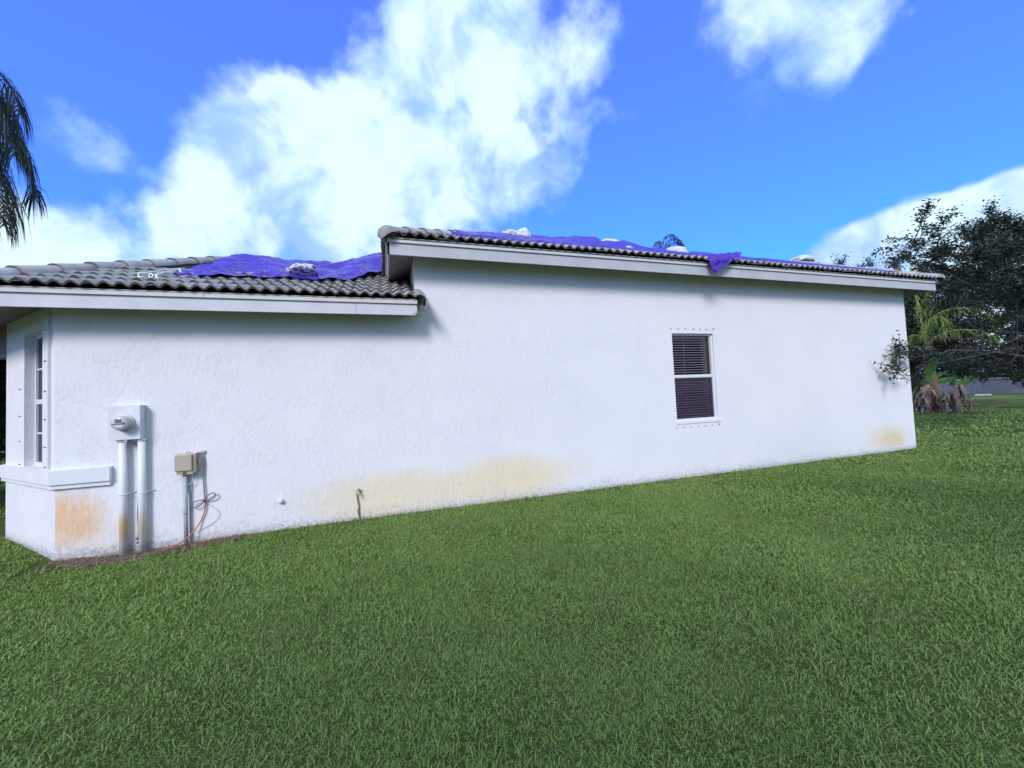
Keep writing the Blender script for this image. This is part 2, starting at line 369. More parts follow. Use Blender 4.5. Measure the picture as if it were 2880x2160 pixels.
# grass blades, real geometry: dense near the camera, coarser away from it
def grass():
    Vs, Fs, As, Bs = [], [], [], []
    def visible(x, y):
        dx, dy, dz = x, y-CY, -CZ
        z = dx*fw.x+dy*fw.y+dz*fw.z; u = 1440+FPX*(dx*rt.x+dy*rt.y+dz*rt.z)/np.maximum(z, .01); v = 1080-FPX*(dx*up.x+dy*up.y+dz*up.z)/np.maximum(z, .01)
        return (z > .2) & (u > -160) & (u < 3040) & (v < 2330)
    base = 0
    for (r0, r1, dens, h, wd) in [(0, 2.6, 17000, .0215, .0036), (2.6, 4.2, 12500, .0235, .0043), (4.2, 6.5, 7200, .027, .0058), (6.5, 10, 3100, .032, .0085), (10, 16, 950, .040, .015), (16, 30, 150, .06, .038)]:
        area = (min(r1, 30)*1.1+1)*(min(r1, 30)*2+2)
        N = int(dens*(2*r1)*(r1+.01))
        N = min(N, 2600000)
        x = rng.uniform(-r1, r1, N); y = CY+rng.uniform(-.3*r1, r1, N)*1.0
        r = np.hypot(x, y-CY)
        keepd = dens*(2*r1)*(1.3*r1)/N
        k = (r >= r0) & (r < r1) & visible(x, y)
        # keep blades out of the house and thin them along the foot of the wall
        inside = (y > -.015) & (x > -3.62) & (x < 11.68)
        bay = (x < -3.55) & (x > -6) & (y > -.02) & (x+3.604 > -(y+.02)*1.0)
        inside |= bay
        k &= ~inside
        edge = (y > -.42) & (y < 0) & (x > -3.7) & (x < -1.7); strip = edge & (y > -.33+.1*np.sin(x*9)+.08*np.sin(x*23)) & (rng.random(N) < .93)
        k &= ~strip
        nearw = (y > -.07) & (x > -3.6) & (x < 11.7) & (rng.random(N) < .55); k &= ~nearw
        x, y = x[k], y[k]
        if keepd > 1.05 and len(x): pass
        n = len(x)
        pn = np.sin(x*1.7+y*.9)*np.cos(y*1.3-x*.6)*.5+.5*np.sin(x*5.1+1)*np.sin(y*4.7+2)
        hh = h*rng.lognormal(0, .36, n)*(1+.28*pn); ww = wd*rng.uniform(.7, 1.3, n)
        az = rng.uniform(0, 2*np.pi, n); lean = rng.uniform(.2, 1.6, n)**1.0
        z0 = gz(x, y)-.004
        dx, dy = np.cos(az), np.sin(az); px_, py_ = -dy, dx
        tw = rng.uniform(-.6, .6, n); qx = px_*np.cos(tw)+dx*np.sin(tw); qy = py_*np.cos(tw)+dy*np.sin(tw)
        b0 = np.stack([x-qx*ww/2, y-qy*ww/2, z0], -1); b1 = np.stack([x+qx*ww/2, y+qy*ww/2, z0], -1)
        mxp = x+dx*hh*lean*.5; myp = y+dy*hh*lean*.5; mz = z0+hh*(.62-.10*lean)
        m0 = np.stack([mxp-qx*ww*.45, myp-qy*ww*.45, mz], -1); m1 = np.stack([mxp+qx*ww*.45, myp+qy*ww*.45, mz], -1)
        tp = np.stack([x+dx*hh*lean*1.05, y+dy*hh*lean*1.05, z0+hh*(1.08-.30*lean)], -1)
        V = np.stack([b0, b1, m1, m0, tp], 1)
        i0 = base+np.arange(n)*5
        Fs.append(np.stack([i0, i0+1, i0+2], -1)); Fs.append(np.stack([i0, i0+2, i0+3], -1)); Fs.append(np.stack([i0+3, i0+2, i0+4], -1))
        Vs.append(V.reshape(-1, 3)); base += n*5
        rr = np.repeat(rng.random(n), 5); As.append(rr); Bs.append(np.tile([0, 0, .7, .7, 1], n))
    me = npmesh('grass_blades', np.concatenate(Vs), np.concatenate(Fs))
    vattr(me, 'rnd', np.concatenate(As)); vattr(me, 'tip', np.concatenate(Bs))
    m, n, b = mat('grass_blade', (.1, .2, .05), .6, .12); p = pos(n)
    r = attr(n, 'rnd'); t = attr(n, 'tip')
    c = n.mix(r, (.20, .345, .078), (.375, .51, .15))
    c = n.mix(n.ss(n.m('ADD', r, n.ss(n.noise(n.vm('ADD', p, (9, 2, 0)), 1.3, 6, .7), .54, .74, 0, .5)), .90, 1.0), c, (.46, .40, .24))
    c = n.mix(n.ss(n.noise(p, 1.1, 5, .62), .40, .68, 0, .5), c, (.34, .49, .16))
    c = n.mix(n.ss(n.noise(n.vm('ADD', p, (5, 5, 0)), 2.6, 5, .62), .56, .74, 0, .55), c, (.13, .23, .075))
    c = n.mix(n.m('MULTIPLY', n.m('SUBTRACT', 1, t), .85), c, (.035, .05, .018))  # blade roots painted dark, standing in for shade in the gaps
    n.put(b.inputs['Base Color'], c)
    tl = n.node('ShaderNodeBsdfTranslucent'); n.put(tl.inputs[0], n.mix(1.0, c, (1.1, 1.25, .7), 'MULTIPLY'))
    ms = n.node('ShaderNodeMixShader'); ms.inputs[0].default_value = .25
    out = n.n['Material Output']; n.l.new(b.outputs[0], ms.inputs[1]); n.l.new(tl.outputs[0], ms.inputs[2]); n.l.new(ms.outputs[0], out.inputs[0])
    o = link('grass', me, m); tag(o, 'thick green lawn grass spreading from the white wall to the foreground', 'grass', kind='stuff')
    print('blades', len(me.polygons)//3)
grass()

# brown straw and soil along the foot of the wall under the pipes
def straw():
    mb = MB(); 
    for i in range(1500):
        x = random.uniform(-3.6, -1.75); y = -abs(random.gauss(0, .16))-.005
        if random.random() < .25: x = random.uniform(-1.8, 6); y = -abs(random.gauss(0, .03))-.004
        if x < -3.58: y = -abs(random.gauss(0, .12))
        a = random.uniform(0, 6.28); l = random.uniform(.04, .13); z = float(gz(x, y))+random.uniform(.002, .03)
        t = Vector((math.cos(a)*l/2, math.sin(a)*l/2, random.uniform(-.012, .02))); s = Vector((-math.sin(a), math.cos(a), 0))*.0024; c = Vector((x, y, z))
        if (c+t).y > -.004: c.y -= (c+t).y+.004
        if (c-t).y > -.004: c.y -= (c-t).y+.004
        mb.add([c-t-s, c-t+s, c+t+s, c+t-s], [(0, 1, 2, 3)])
    m, n, b = mat('dry_straw', (.3, .2, .15), .9, .1); p = pos(n)
    n.put(b.inputs['Base Color'], n.mix(n.noise(p, 30, 4, .7), (.12, .07, .055), (.42, .30, .24)))
    tag(mb.build('dry_straw', m), 'brown dry straw lying at the foot of the wall below the two white pipes', 'straw', kind='stuff')
    soil = MB(); N = 60; vs = []; fs = []
    for i in range(N+1):
        x = -3.595+i*1.98/N; o = .10+.24*math.exp(-((x+2.9)/.55)**2)+.05*math.sin(x*11)+.04*math.sin(x*25)
        if i == N: o = .02
        for j in range(5):
            y = -.002-j/4*max(o, .02); vs.append((x, y, float(gz(x, y))+.006+.012*math.sin(j/4*math.pi)*(1+math.sin(x*40+j))*.6))
    for i in range(N):
        for j in range(4): fs.append((i*5+j, i*5+j+1, (i+1)*5+j+1, (i+1)*5+j))
    soil.add(vs, fs, True)
    sm = noisy('bare_soil', (.12, .085, .07), (.22, .16, .135), 18, .95, .05, 1, .02, 50)
    tag(soil.build('soil_strip', sm), None, None, kind='structure')
straw()

# ------------------------------------------------------------ house
UX, LX, RX = .454, -3.604, 11.66
ZJL, ZJU = 2.909, 3.742          # wall meets soffit
house = thing('house', (4, 0, 0), 'white stucco single-storey house with grey tiled roof and purple-blue tarps', 'house')
WX0, WX1, WZ0, WZ1 = 4.995, 5.940, 1.012, 2.628
mb = MB()
xs_ = [LX, UX, WX0, WX1, RX]; zs_ = [-.3, WZ0, WZ1, ZJL, ZJU]
for i in range(4):
    for j in range(4):
        if i == 2 and j == 1: continue
        if i == 0 and j == 3: continue
        mb.add([(xs_[i], 0, zs_[j]), (xs_[i+1], 0, zs_[j]), (xs_[i+1], 0, zs_[j+1]), (xs_[i], 0, zs_[j+1])], [(0, 1, 2, 3)])
RD = .085
mb.add([(WX0,0,WZ0),(WX0,RD,WZ0),(WX0,RD,WZ1),(WX0,0,WZ1)], [(0,3,2,1)]); mb.add([(WX1,0,WZ0),(WX1,RD,WZ0),(WX1,RD,WZ1),(WX1,0,WZ1)], [(0,1,2,3)])
mb.add([(WX0,0,WZ1),(WX1,0,WZ1),(WX1,RD,WZ1),(WX0,RD,WZ1)], [(0,1,2,3)]); mb.add([(WX0,0,WZ0),(WX1,0,WZ0),(WX1,RD,WZ0),(WX0,RD,WZ0)], [(0,3,2,1)])
mb.add([(UX,0,ZJL),(UX,0,ZJU),(UX,6,ZJU),(UX,6,ZJL)], [(0,1,2,3)])
mb.add([(RX,0,-.3),(RX,14,-.3),(RX,14,ZJU),(RX,0,ZJU)], [(0,1,2,3)])
mb.add([(RX,14,-.3),(-3,14,-.3),(-3,14,ZJU),(RX,14,ZJU)], [(0,1,2,3)])
mb.build('wall', STUCCO, house)
# bay wall turning back at 45 degrees
BU = Vector((-math.cos(R(45.3)), math.sin(R(45.3)), 0)); BN = Vector((-BU.y, BU.x, 0)); BN = BN if BN.y < 0 else -BN   # outward
B0 = Vector((LX, 0, 0)); BL = 1.90
def bp(d, z, o=0): return B0 + BU*d + BN*o + Vector((0, 0, z))
b0, b1, bz0, bz1 = .42, 1.12, .985, 2.66
mb = MB(); ds = [0, b0, b1, BL]; zz_ = [-.3, bz0, bz1, ZJL]
for i in range(3):
    for j in range(3):
        if i == 1 and j == 1: continue
        mb.add([bp(ds[i+1], zz_[j]), bp(ds[i], zz_[j]), bp(ds[i], zz_[j+1]), bp(ds[i+1], zz_[j+1])], [(0, 1, 2, 3)])
bd = -.14
mb.add([bp(b1,bz0),bp(b1,bz0,bd),bp(b1,bz1,bd),bp(b1,bz1)], [(0,1,2,3)]); mb.add([bp(b0,bz0),bp(b0,bz0,bd),bp(b0,bz1,bd),bp(b0,bz1)], [(0,1,2,3)])
mb.add([bp(b0,bz1),bp(b1,bz1),bp(b1,bz1,bd),bp(b0,bz1,bd)], [(0,1,2,3)]); mb.add([bp(b0,bz0),bp(b1,bz0),bp(b1,bz0,bd),bp(b0,bz0,bd)], [(0,1,2,3)])
e = bp(BL, 0); mb.add([(e.x,e.y,-.3),(e.x,e.y+5,-.3),(e.x,e.y+5,ZJL),(e.x,e.y,ZJL)], [(0,1,2,3)])
mb.build('bay_wall', STUCCO, house)
# porch beam behind the bay
MB().box((-11, e.y+.12, 2.46), (e.x-.003, e.y+.36, 2.905)).build('porch_beam', SOFFIT, house)
MB().box((-11, e.y+3.1, 2.46), (e.x-.003, e.y+3.3, 2.905)).build('porch_beam', SOFFIT, house)
# sill bands (two stepped mouldings) wrapping the corner
def band(o, z0, z1, xr, nm):
    mb = MB(); C = B0 + Vector((math.tan(R(22.65))*-o, -o, 0))
    L = bp(BL+.03, 0, o); Rr = Vector((xr, -o, 0)); inn = [Vector((xr, .0, 0)), B0.copy(), bp(BL+.03, 0, 0)]
    out = [Rr, C, L]
    def q(p, z): return Vector((p.x, p.y, z))
    for a in range(2):
        A, Bb = out[a], out[a+1]; mb.add([q(Bb,z0), q(A,z0), q(A,z1), q(Bb,z1)], [(0,1,2,3)])
        mb.add([q(A,z1), q(inn[a],z1+.006), q(inn[a+1],z1+.006), q(Bb,z1)], [(0,1,2,3)]); mb.add([q(A,z0), q(inn[a],z0), q(inn[a+1],z0), q(Bb,z0)], [(0,3,2,1)])
    mb.add([q(out[0],z0), q(inn[0],z0), q(inn[0],z1+.006), q(out[0],z1)], [(0,1,2,3)]); mb.add([q(out[2],z0), q(inn[2],z0), q(inn[2],z1), q(out[2],z1)], [(0,3,2,1)])
    mb.build(nm, STUCCO_PLAIN, house)
band(.055, .826, .985, -3.085, 'sill_band'); band(.034, .776, .8255, -3.092, 'sill_band')
# raised strip between window and corner, with its shutter studs
mb = MB(); A = [bp(.12, .99, .028), bp(.30, .99, .028), bp(.30, 2.80, .028), bp(.12, 2.80, .028)]; Bk = [bp(.12, .99), bp(.30, .99), bp(.30, 2.80), bp(.12, 2.80)]
mb.add(A+Bk, [(1,0,3,2),(0,4,7,3),(5,1,2,6),(3,7,6,2)])
mb.build('window_surround', STUCCO_PLAIN, house)

# ---- windows
def studs(win, pts, nrm):
    me = None
    for p in pts:
        if me is None:
            m_ = MB(); m_.tube([(0,0,0), Vector(nrm)*.012], .0085, 8); me = m_.mesh('anchor_bolt'); me.materials.append(mat('anchor_metal', (.10, .09, .12), .5, .4, .3)[0])
        o = link('anchor_bolt', me, None, win, p)
FR = .032
ym = RD-.045
win = MB()
win.box((WX0, ym, WZ0), (WX0+FR, RD+.02, WZ1)).box((WX1-FR, ym, WZ0), (WX1, RD+.02, WZ1)).box((WX0+FR, ym, WZ1-.03), (WX1-FR, RD+.02, WZ1)).box((WX0+FR, ym, WZ0), (WX1-FR, RD+.02, WZ0+.045))
window = win.build('window', WHITE, house)
ZM = 1.835
MB().box((WX0+FR, ym+.006, ZM-.028), (WX1-FR, RD+.01, ZM+.028)).box((WX0+FR, ym+.001, ZM-.012), (WX1-FR, ym+.0055, ZM+.002)).build('meeting_rail', WHITE, window)
MB().add([(WX0+FR, RD, ZM+.028), (WX1-FR, RD, ZM+.028), (WX1-FR, RD, WZ1-.03), (WX0+FR, RD, WZ1-.03)], [(0,1,2,3)]).build('pane', GLASS, window)
MB().add([(WX0+FR, RD-.018, WZ0+.045), (WX1-FR, RD-.018, WZ0+.045), (WX1-FR, RD-.018, ZM-.028), (WX0+FR, RD-.018, ZM-.028)], [(0,1,2,3)]).build('pane', SCREEN, window)
MB().box((WX0-.02, -.012, WZ0-.045), (WX1+.05, RD, WZ0-.0005)).build('window_sill', STUCCO_PLAIN, window)
# jamb strip on the right, dark room box and blind
MB().box((WX0-.1, RD+.14, WZ0-.1), (WX1+.1, RD+.9, WZ1+.1)).build('room_shade', BLACKROOM, window)
MB().box((WX1-.012, RD+.021, WZ0), (WX1+.01, RD+.14, WZ1)).box((WX0-.01, RD+.021, WZ0), (WX0+.01, RD+.14, WZ1)).box((WX0, RD+.021, WZ1-.01), (WX1, RD+.14, WZ1+.01)).box((WX0, RD+.021, WZ0-.01), (WX1, RD+.14, WZ0+.01)).build('window_frame', noisy('inner_jamb', (.50,.46,.50), (.45,.41,.46), 4), window)
MB().box((WX0+.03, RD+.045, WZ1-.075), (WX1-.03, RD+.10, WZ1-.035)).build('blind_rail', BLIND, window)
sm_ = MB(); hw = (WX1-WX0)/2-.055
sm_.add([(-hw,-.024,-.0035),(hw,-.024,-.0035),(hw,0,.004),(-hw,0,.004),(hw,.024,-.001),(-hw,.024,-.001)], [(0,1,2,3),(3,2,4,5)])
sm_.add([(-hw,-.024,-.0115),(hw,-.024,-.0115),(hw,-.024,-.0035),(-hw,-.024,-.0035)], [(0,1,2,3)])
sme = sm_.mesh('blind_slat'); sme.materials.append(BLIND)
k = 0; z = WZ1-.105
while z > WZ0+.06:
    s_ = link('blind_slat', sme, None, window, ((WX0+WX1)/2, RD+.075, z)); s_.rotation_euler = (R(-8+random.uniform(-3, 3)), R(random.uniform(-.25, .25)), 0); z -= .0465; k += 1
for xx in (WX0+.36, WX1-.17, WX1-.13, WX1-.10):
    MB().tube([(xx, RD+.046, WZ1-.07), (xx+random.uniform(-.004,.004), RD+.044, WZ0+.12 if xx < WX0+.5 else WZ0+.45)], .0022, 5).build('blind_cord', BLIND, window)
up_r = [at(1820+x/4.608, 880+y/4.608, 0) for x, y in ((307,205),(400,207),(493,207),(597,212),(683,215),(765,215),(855,212))]
lo_r = [at(1820+x/4.608, 880+y/4.608, 0) for x, y in ((380,1492),(477,1482),(571,1475),(663,1469),(754,1462),(841,1452),(930,1447))]
studs(window, up_r+lo_r, (0, -1, 0))
# chipped render round some of the bolts
ch = MB()
for p in up_r[3:]+lo_r[-1:]+[at(1820+915/4.608, 880+1415/4.608, 0)]:
    for q in range(7):
        a = random.uniform(0, 6.3); r = random.uniform(.01, .03); c = p+Vector((r*math.cos(a), -.0015, r*math.sin(a)*.8+.0)); s_ = random.uniform(.004, .011)
        ch.add([c+Vector((s_*math.cos(t+a)*random.uniform(.5,1), 0, s_*math.sin(t+a)*random.uniform(.5,1))) for t in (0,1.25,2.5,3.75,5)], [(0,4,3,2,1)])
ch.build('chipped_render', noisy('chipped_render', (.30,.31,.33), (.45,.45,.48), 30), window)['kind'] = 'stuff'

# bay window
bw = MB()
def bbox(mb, d0, d1, o0, o1, z0, z1):
    P = [bp(d0,z0,o0),bp(d1,z0,o0),bp(d1,z0,o1),bp(d0,z0,o1),bp(d0,z1,o0),bp(d1,z1,o0),bp(d1,z1,o1),bp(d0,z1,o1)]
    mb.add(P, [(0,3,2,1),(4,5,6,7),(0,1,5,4),(1,2,6,5),(2,3,7,6),(3,0,4,7)]); return mb
for a in ((b1-.045,b1,bz0,bz1),(b0,b0+.045,bz0,bz1),(b0+.045,b1-.045,bz1-.045,bz1),(b0+.045,b1-.045,bz0,bz0+.05)): bbox(bw, a[0], a[1], -.135, -.088, a[2], a[3])
bwin = bw.build('window', WHITE, house)
zm = 1.80
rb = MB(); bbox(rb, b0+.045, b1-.045, -.13, -.092, zm-.03, zm+.03); rb.build('meeting_rail', WHITE, bwin)
for zz1 in (2.22, 1.40):
    rb = MB(); bbox(rb, b0+.045, b1-.045, -.118, -.100, zz1-.011, zz1+.011); rb.build('glazing_bar', WHITE, bwin)
rb = MB(); bbox(rb, (b0+b1)/2-.011, (b0+b1)/2+.011, -.1175, -.1005, bz0+.05, bz1-.045); rb.build('glazing_bar', WHITE, bwin)
for (z0, z1, gm) in ((zm+.03, bz1-.045, GLASS), (bz0+.05, zm-.03, GLASS)):
    MB().add([bp(b0+.045,z0,-.110),bp(b1-.045,z0,-.110),bp(b1-.045,z1,-.110),bp(b0+.045,z1,-.110)], [(0,1,2,3)]).build('pane', gm, bwin)
rb = MB(); bbox(rb, b0-.3, b1+.1, -.9, -.28, bz0-.1, bz1+.1); rb.build('room_shade', BLACKROOM, bwin)
MB().add([bp(b0,zm,-.18),bp(b1,zm,-.18),bp(b1,bz1,-.18),bp(b0,bz1,-.18)], [(0,1,2,3)]).build('curtain', noisy('curtain', (.30,.27,.33), (.22,.19,.25), 3), bwin)
studs_p = [bp(.20, z_, .028) for z_ in (2.62, 2.25, 1.90, 1.57, 1.25, 1.02)]
me = MB(); me.add([BU*-.035+Vector((0,0,-.004)), BU*.035+Vector((0,0,-.004)), BU*.035+Vector((0,0,.004)), BU*-.035+Vector((0,0,.004))]+[BU*-.035+BN*.008+Vector((0,0,-.004)), BU*.035+BN*.008+Vector((0,0,-.004)), BU*.035+BN*.008+Vector((0,0,.004)), BU*-.035+BN*.008+Vector((0,0,.004))], [(4,5,6,7),(0,1,5,4),(2,3,7,6),(1,2,6,5),(0,4,7,3)])
stm = me.mesh('anchor_slot'); stm.materials.append(mat('anchor_slot_metal', (.10, .09, .13), .6)[0])
for p in studs_p: link('anchor_slot', stm, None, bwin, p)
for z_ in (1.98, 1.63, 1.31, 1.01): link('anchor_slot', stm, None, bwin, bp(1.29, z_, 0))

# ---- eaves
E0 = -.36; ZFL, ZFU = 2.779, 3.611
ECx = -4.02                                  # lower eave corner
e1 = Vector((ECx, E0, 0)); e2 = e1 + Vector((-.707, .707, 0))*4.2
sf = MB()
sf.add([(UX, -.0, ZJL), (LX, 0, ZJL), (ECx, E0+.025, ZFL+.004), (UX, E0+.025, ZFL+.004)], [(0,1,2,3)])
sf.add([(LX, 0, ZJL), bp(BL, ZJL), bp(BL+3, ZJL), (e2.x+.03, e2.y, ZFL+.004), (ECx, E0+.025, ZFL+.004)], [(0,1,2,3,4)])
sf.add([(bp(BL,0).x, bp(BL,0).y, ZJL+.001), (-11, bp(BL,0).y, ZJL+.001), (-11, 5.5, ZJL+.001), (bp(BL,0).x, 5.5, ZJL+.001)], [(0,1,2,3)])
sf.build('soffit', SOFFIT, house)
fb = MB(); fb.obox((ECx, E0, ZFL), (-.34, E0, ZFL), .175, .025); fb.build('fascia_board', FASCIA, house)
fb = MB(); fb.obox((-.336, E0, ZFL), (UX-.004, E0, ZFL), .175, .025); fb.build('fascia_board', FASCIA, house)
fb = MB(); fb.obox(Vector((e2.x, e2.y, ZFL)), Vector((ECx, E0, ZFL)), .175, .025); fb.build('fascia_board', FASCIA, house)
for xa, xb in ((ECx, -2.02), (-2.016, UX-.0)):
    fb = MB(); fb.obox((xa, E0-.024, ZFL+.152), (xb, E0-.024, ZFL+.152), .062, .023); fb.build('drip_board', DRIP, house)
fb = MB(); fb.obox(Vector((e2.x-.017, e2.y-.017, ZFL+.152)), Vector((ECx-.012, E0-.024, ZFL+.152)), .062, .023); fb.build('drip_board', DRIP, house)
# rotten end of the lower fascia
rt_ = MB(); 
for q in range(16):
    c = Vector((UX-.006-random.random()**2*.05, E0-.0015, ZFL+random.choice([random.uniform(0,.03), random.uniform(.12,.15), random.uniform(0,.15)]))); s_ = random.uniform(.004,.013)
    rt_.add([c+Vector((s_*math.cos(t)*random.uniform(.5,1), 0, s_*math.sin(t)*random.uniform(.5,1))) for t in (0,1.25,2.5,3.75,5)], [(0,4,3,2,1)])
rt_.build('rot_patch', noisy('rot', (.07,.05,.04), (.20,.13,.09), 40), house)['kind'] = 'stuff'
# upper eave: front and left side
ULx, URx = .085, 12.16; YB = 1.05
sf = MB()
sf.add([(UX, 0, ZJU), (ULx+.025, E0+.025, ZFU+.004), (URx-.025, E0+.025, ZFU+.004), (RX, 0, ZJU)], [(0,1,2,3)])
sf.add([(UX, 0, ZJU), (UX, 6, ZJU), (ULx+.025, 6, ZFU+.004), (ULx+.025, E0+.025, ZFU+.004)], [(0,1,2,3)])
sf.add([(RX, 0, ZJU), (RX, 14, ZJU), (URx-.025, 14, ZFU+.004), (URx-.025, E0+.025, ZFU+.004)], [(0,1,2,3)])
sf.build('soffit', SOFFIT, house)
for xa, xb in ((ULx, 6.3), (6.304, URx)):
    fb = MB(); fb.obox((xa, E0, ZFU), (xb, E0, ZFU), .192, .025); fb.build('fascia_board', FASCIA_UP, house)
fb = MB(); fb.obox((ULx, 1.6, ZFU), (ULx, E0, ZFU), .192, .025); fb.build('fascia_board', FASCIA, house)
fb = MB(); fb.obox((URx, E0, ZFU), (URx, 14, ZFU), .192, .025); fb.build('fascia_board', FASCIA_UP, house)
for xa, xb in ((ULx-.024, 1.18), (1.183, 4.6), (4.604, 8.7), (8.704, URx+.024)):
    fb = MB(); fb.obox((xa, E0-.024, ZFU+.166), (xb, E0-.024, ZFU+.166), .064, .023); fb.build('drip_board', DRIP, house)
fb = MB(); fb.obox((ULx-.024, 1.6, ZFU+.166), (ULx-.024, E0-.024, ZFU+.166), .064, .023); fb.build('drip_board', DRIP, house)
fb = MB(); fb.obox((URx+.024, E0-.024, ZFU+.166), (URx+.024, 14, ZFU+.166), .064, .023); fb.build('drip_board', DRIP, house)
rt_ = MB()
for q in range(22):
    c = Vector((ULx-.022+random.random()**1.6*.16, E0-.0255, ZFU+.166+random.uniform(.02,.063))); s_ = random.uniform(.004,.014)
    rt_.add([c+Vector((s_*math.cos(t)*random.uniform(.5,1), 0, s_*math.sin(t)*random.uniform(.5,1))) for t in (0,1.25,2.5,3.75,5)], [(0,4,3,2,1)])
rt_.build('rot_patch', noisy('bare_wood', (.50,.27,.16), (.62,.42,.30), 40), house)['kind'] = 'stuff'

# ---- roofs
ML, MU = .44, .465
LZ, UZ = 3.010, 3.855          # tile valley level at the lip
LIP = -.44
def zl(y): return LZ + ML*(y-LIP)
def zu(y): return UZ + MU*(y-LIP)
YR, YRU = 3.0, 5.8
# lower roof deck
dk = MB()
hx = lambda y: ECx-.035+.414*(y-LIP)
dk.add([(ECx-.02, LIP+.05, zl(LIP)-.028), (UX+.03, LIP+.05, zl(LIP)-.028), (UX+.03, 0, zl(0)-.05), (1.6, 0.6, zl(.6)-.05), (1.9, YR, zl(YR)-.05), (hx(YR), YR, zl(YR)-.05)], [(0,1,2,5),(2,3,4,5)])
dk.add([(hx(YR), YR, zl(YR)-.05), (1.9, YR, zl(YR)-.05), (1.9, 6.4, 3.0), (-6, 6.4, 3.0)], [(0,1,2,3)])
dk.add([(ECx-.02, LIP+.05, zl(LIP)-.028), (hx(YR), YR, zl(YR)-.05), (-7, 6.4, 3.0), (e2.x, e2.y, zl(LIP)-.028)], [(0,3,2,1)])
lower = dk.build('lower_roof', DARK, house)
dk = MB()
HW = YRU-LIP
dk.add([(ULx-.03, LIP+.04, UZ-.03), (URx+.03, LIP+.04, UZ-.03), (URx-HW, YRU, zu(YRU)-.05), (ULx+HW, YRU, zu(YRU)-.05)], [(0,1,2,3)])
dk.add([(ULx-.03, LIP+.04, UZ-.03), (ULx+HW, YRU, zu(YRU)-.05), (ULx+HW, 7, zu(YRU)-.05), (ULx-.03, 13, UZ-.03)], [(0,1,2,3)])
dk.add([(URx+.03, LIP+.04, UZ-.03), (URx+.03, 14.5, UZ-.03), (URx-HW, 8, zu(YRU)-.05), (URx-HW, YRU, zu(YRU)-.05)], [(0,1,2,3)])
dk.add([(ULx+HW, YRU, zu(YRU)-.05), (URx-HW, YRU, zu(YRU)-.05), (URx-HW, 8, zu(YRU)-.06), (ULx+HW, 8, zu(YRU)-.06)], [(0,1,2,3)])
dk.add([(ULx+HW, 8, zu(YRU)-.06), (URx-HW, 8, zu(YRU)-.06), (URx, 14.5, UZ-.03), (ULx, 14.5, UZ-.03)], [(0,1,2,3)])
upper = dk.build('upper_roof', DARK, house)
# S tile: two rolls per tile
PITCH = .1425; TL = .43; EXP = .335
def tile_mesh():
    n = 7; us = [i/n*PITCH for i in range(2*n+1)]; L = TL; vs = []; fs = []; lip = []
    prof = [.044*(0.5-0.5*math.cos(2*math.pi*u/PITCH+.25))**.85 for u in us]
    for j, (v, dz) in enumerate(((0, 0), (L, -.006))):
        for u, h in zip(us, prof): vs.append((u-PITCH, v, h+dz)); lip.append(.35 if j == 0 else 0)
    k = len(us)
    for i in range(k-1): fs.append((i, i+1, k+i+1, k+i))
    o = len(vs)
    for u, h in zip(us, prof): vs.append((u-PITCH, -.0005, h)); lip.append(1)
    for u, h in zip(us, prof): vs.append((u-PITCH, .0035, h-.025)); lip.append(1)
    for i in range(k-1): fs.append((o+i, o+k+i, o+k+i+1, o+i+1))
    me = bpy.data.meshes.new('roof_tile'); me.from_pydata(vs, [], fs)
    sm = [True]*(k-1)+[False]*(k-1); me.polygons.foreach_set('use_smooth', sm); vattr(me, 'lip', lip); me.materials.append(TILE); me.update(); return me
TME = tile_mesh()
TW = 2*PITCH
def put_tile(parent, x, y, zf, m, row, rz=0, ycourse=None):
    a = math.atan(m) - .062
    o = link('roof_tile', TME, None, parent, (x+random.uniform(-.003,.003), y+random.uniform(-.006,.006), zf+.012+random.uniform(-.003,.004)))
    o.rotation_euler = (a+R(random.uniform(-.7,.7)), R(random.uniform(-.7,.7)), rz+R(random.uniform(-.5,.5)))
    return o
def clip(o, p, nrm):
    """cut a tile along the vertical plane through the hip, keep the side nrm points to"""
    Mi = (Matrix.Translation(o.location) @ o.rotation_euler.to_matrix().to_4x4()).inverted(); pl = Mi @ Vector(p); nl_ = (Mi.to_3x3() @ Vector(nrm)).normalized()
    ds = [(v.co-pl).dot(nl_) for v in TME.vertices]
    if min(ds) > 0: return True
    if max(ds) < .05: COL.objects.unlink(o); bpy.data.objects.remove(o); return False
    bm = bmesh.new(); bm.from_mesh(TME); bmesh.ops.bisect_plane(bm, geom=bm.verts[:]+bm.edges[:]+bm.faces[:], plane_co=pl, plane_no=nl_, clear_inner=True)
    me = TME.copy(); bm.to_mesh(me); bm.free(); o.data = me; return True
cosL = math.cos(math.atan(ML)); cosU = math.cos(math.atan(MU))
cnt = 0
for r in range(0, 10):
    y = LIP + r*EXP*cosL; x = UX+.12-TW/2
    if y > .0: x = UX-.02-TW/2
    while x > hx(y)-(.5 if r == 0 else .08):
        if not (r > 6 and x < -1.0) and not (r > 4 and x < -1.9):
            clip(put_tile(lower, x, y, zl(y)+.006, ML, r), (ECx-.035, LIP, 3), (1, -.414, 0)); cnt += 1
        x -= TW
for r in range(0, 2):
    y = LIP + r*EXP*cosU; x = ULx-.055+TW/2
    while x < URx+.12:
        o_ = put_tile(upper, x, y, zu(y)+.006, MU, r); cnt += 1; x += TW
        if clip(o_, (ULx-.02, LIP, 3), (1, -1, 0)) and x > 6: clip(o_, (URx+.02, LIP, 3), (-1, -1, 0))
for r in range(2, 4):
    y = LIP + r*EXP*cosU
    for q in range(5): clip(put_tile(upper, URx+.05-r*.20-q*TW, y, zu(y)+.006, MU, r), (URx+.02, LIP, 3), (-1, -1, 0)); cnt += 1
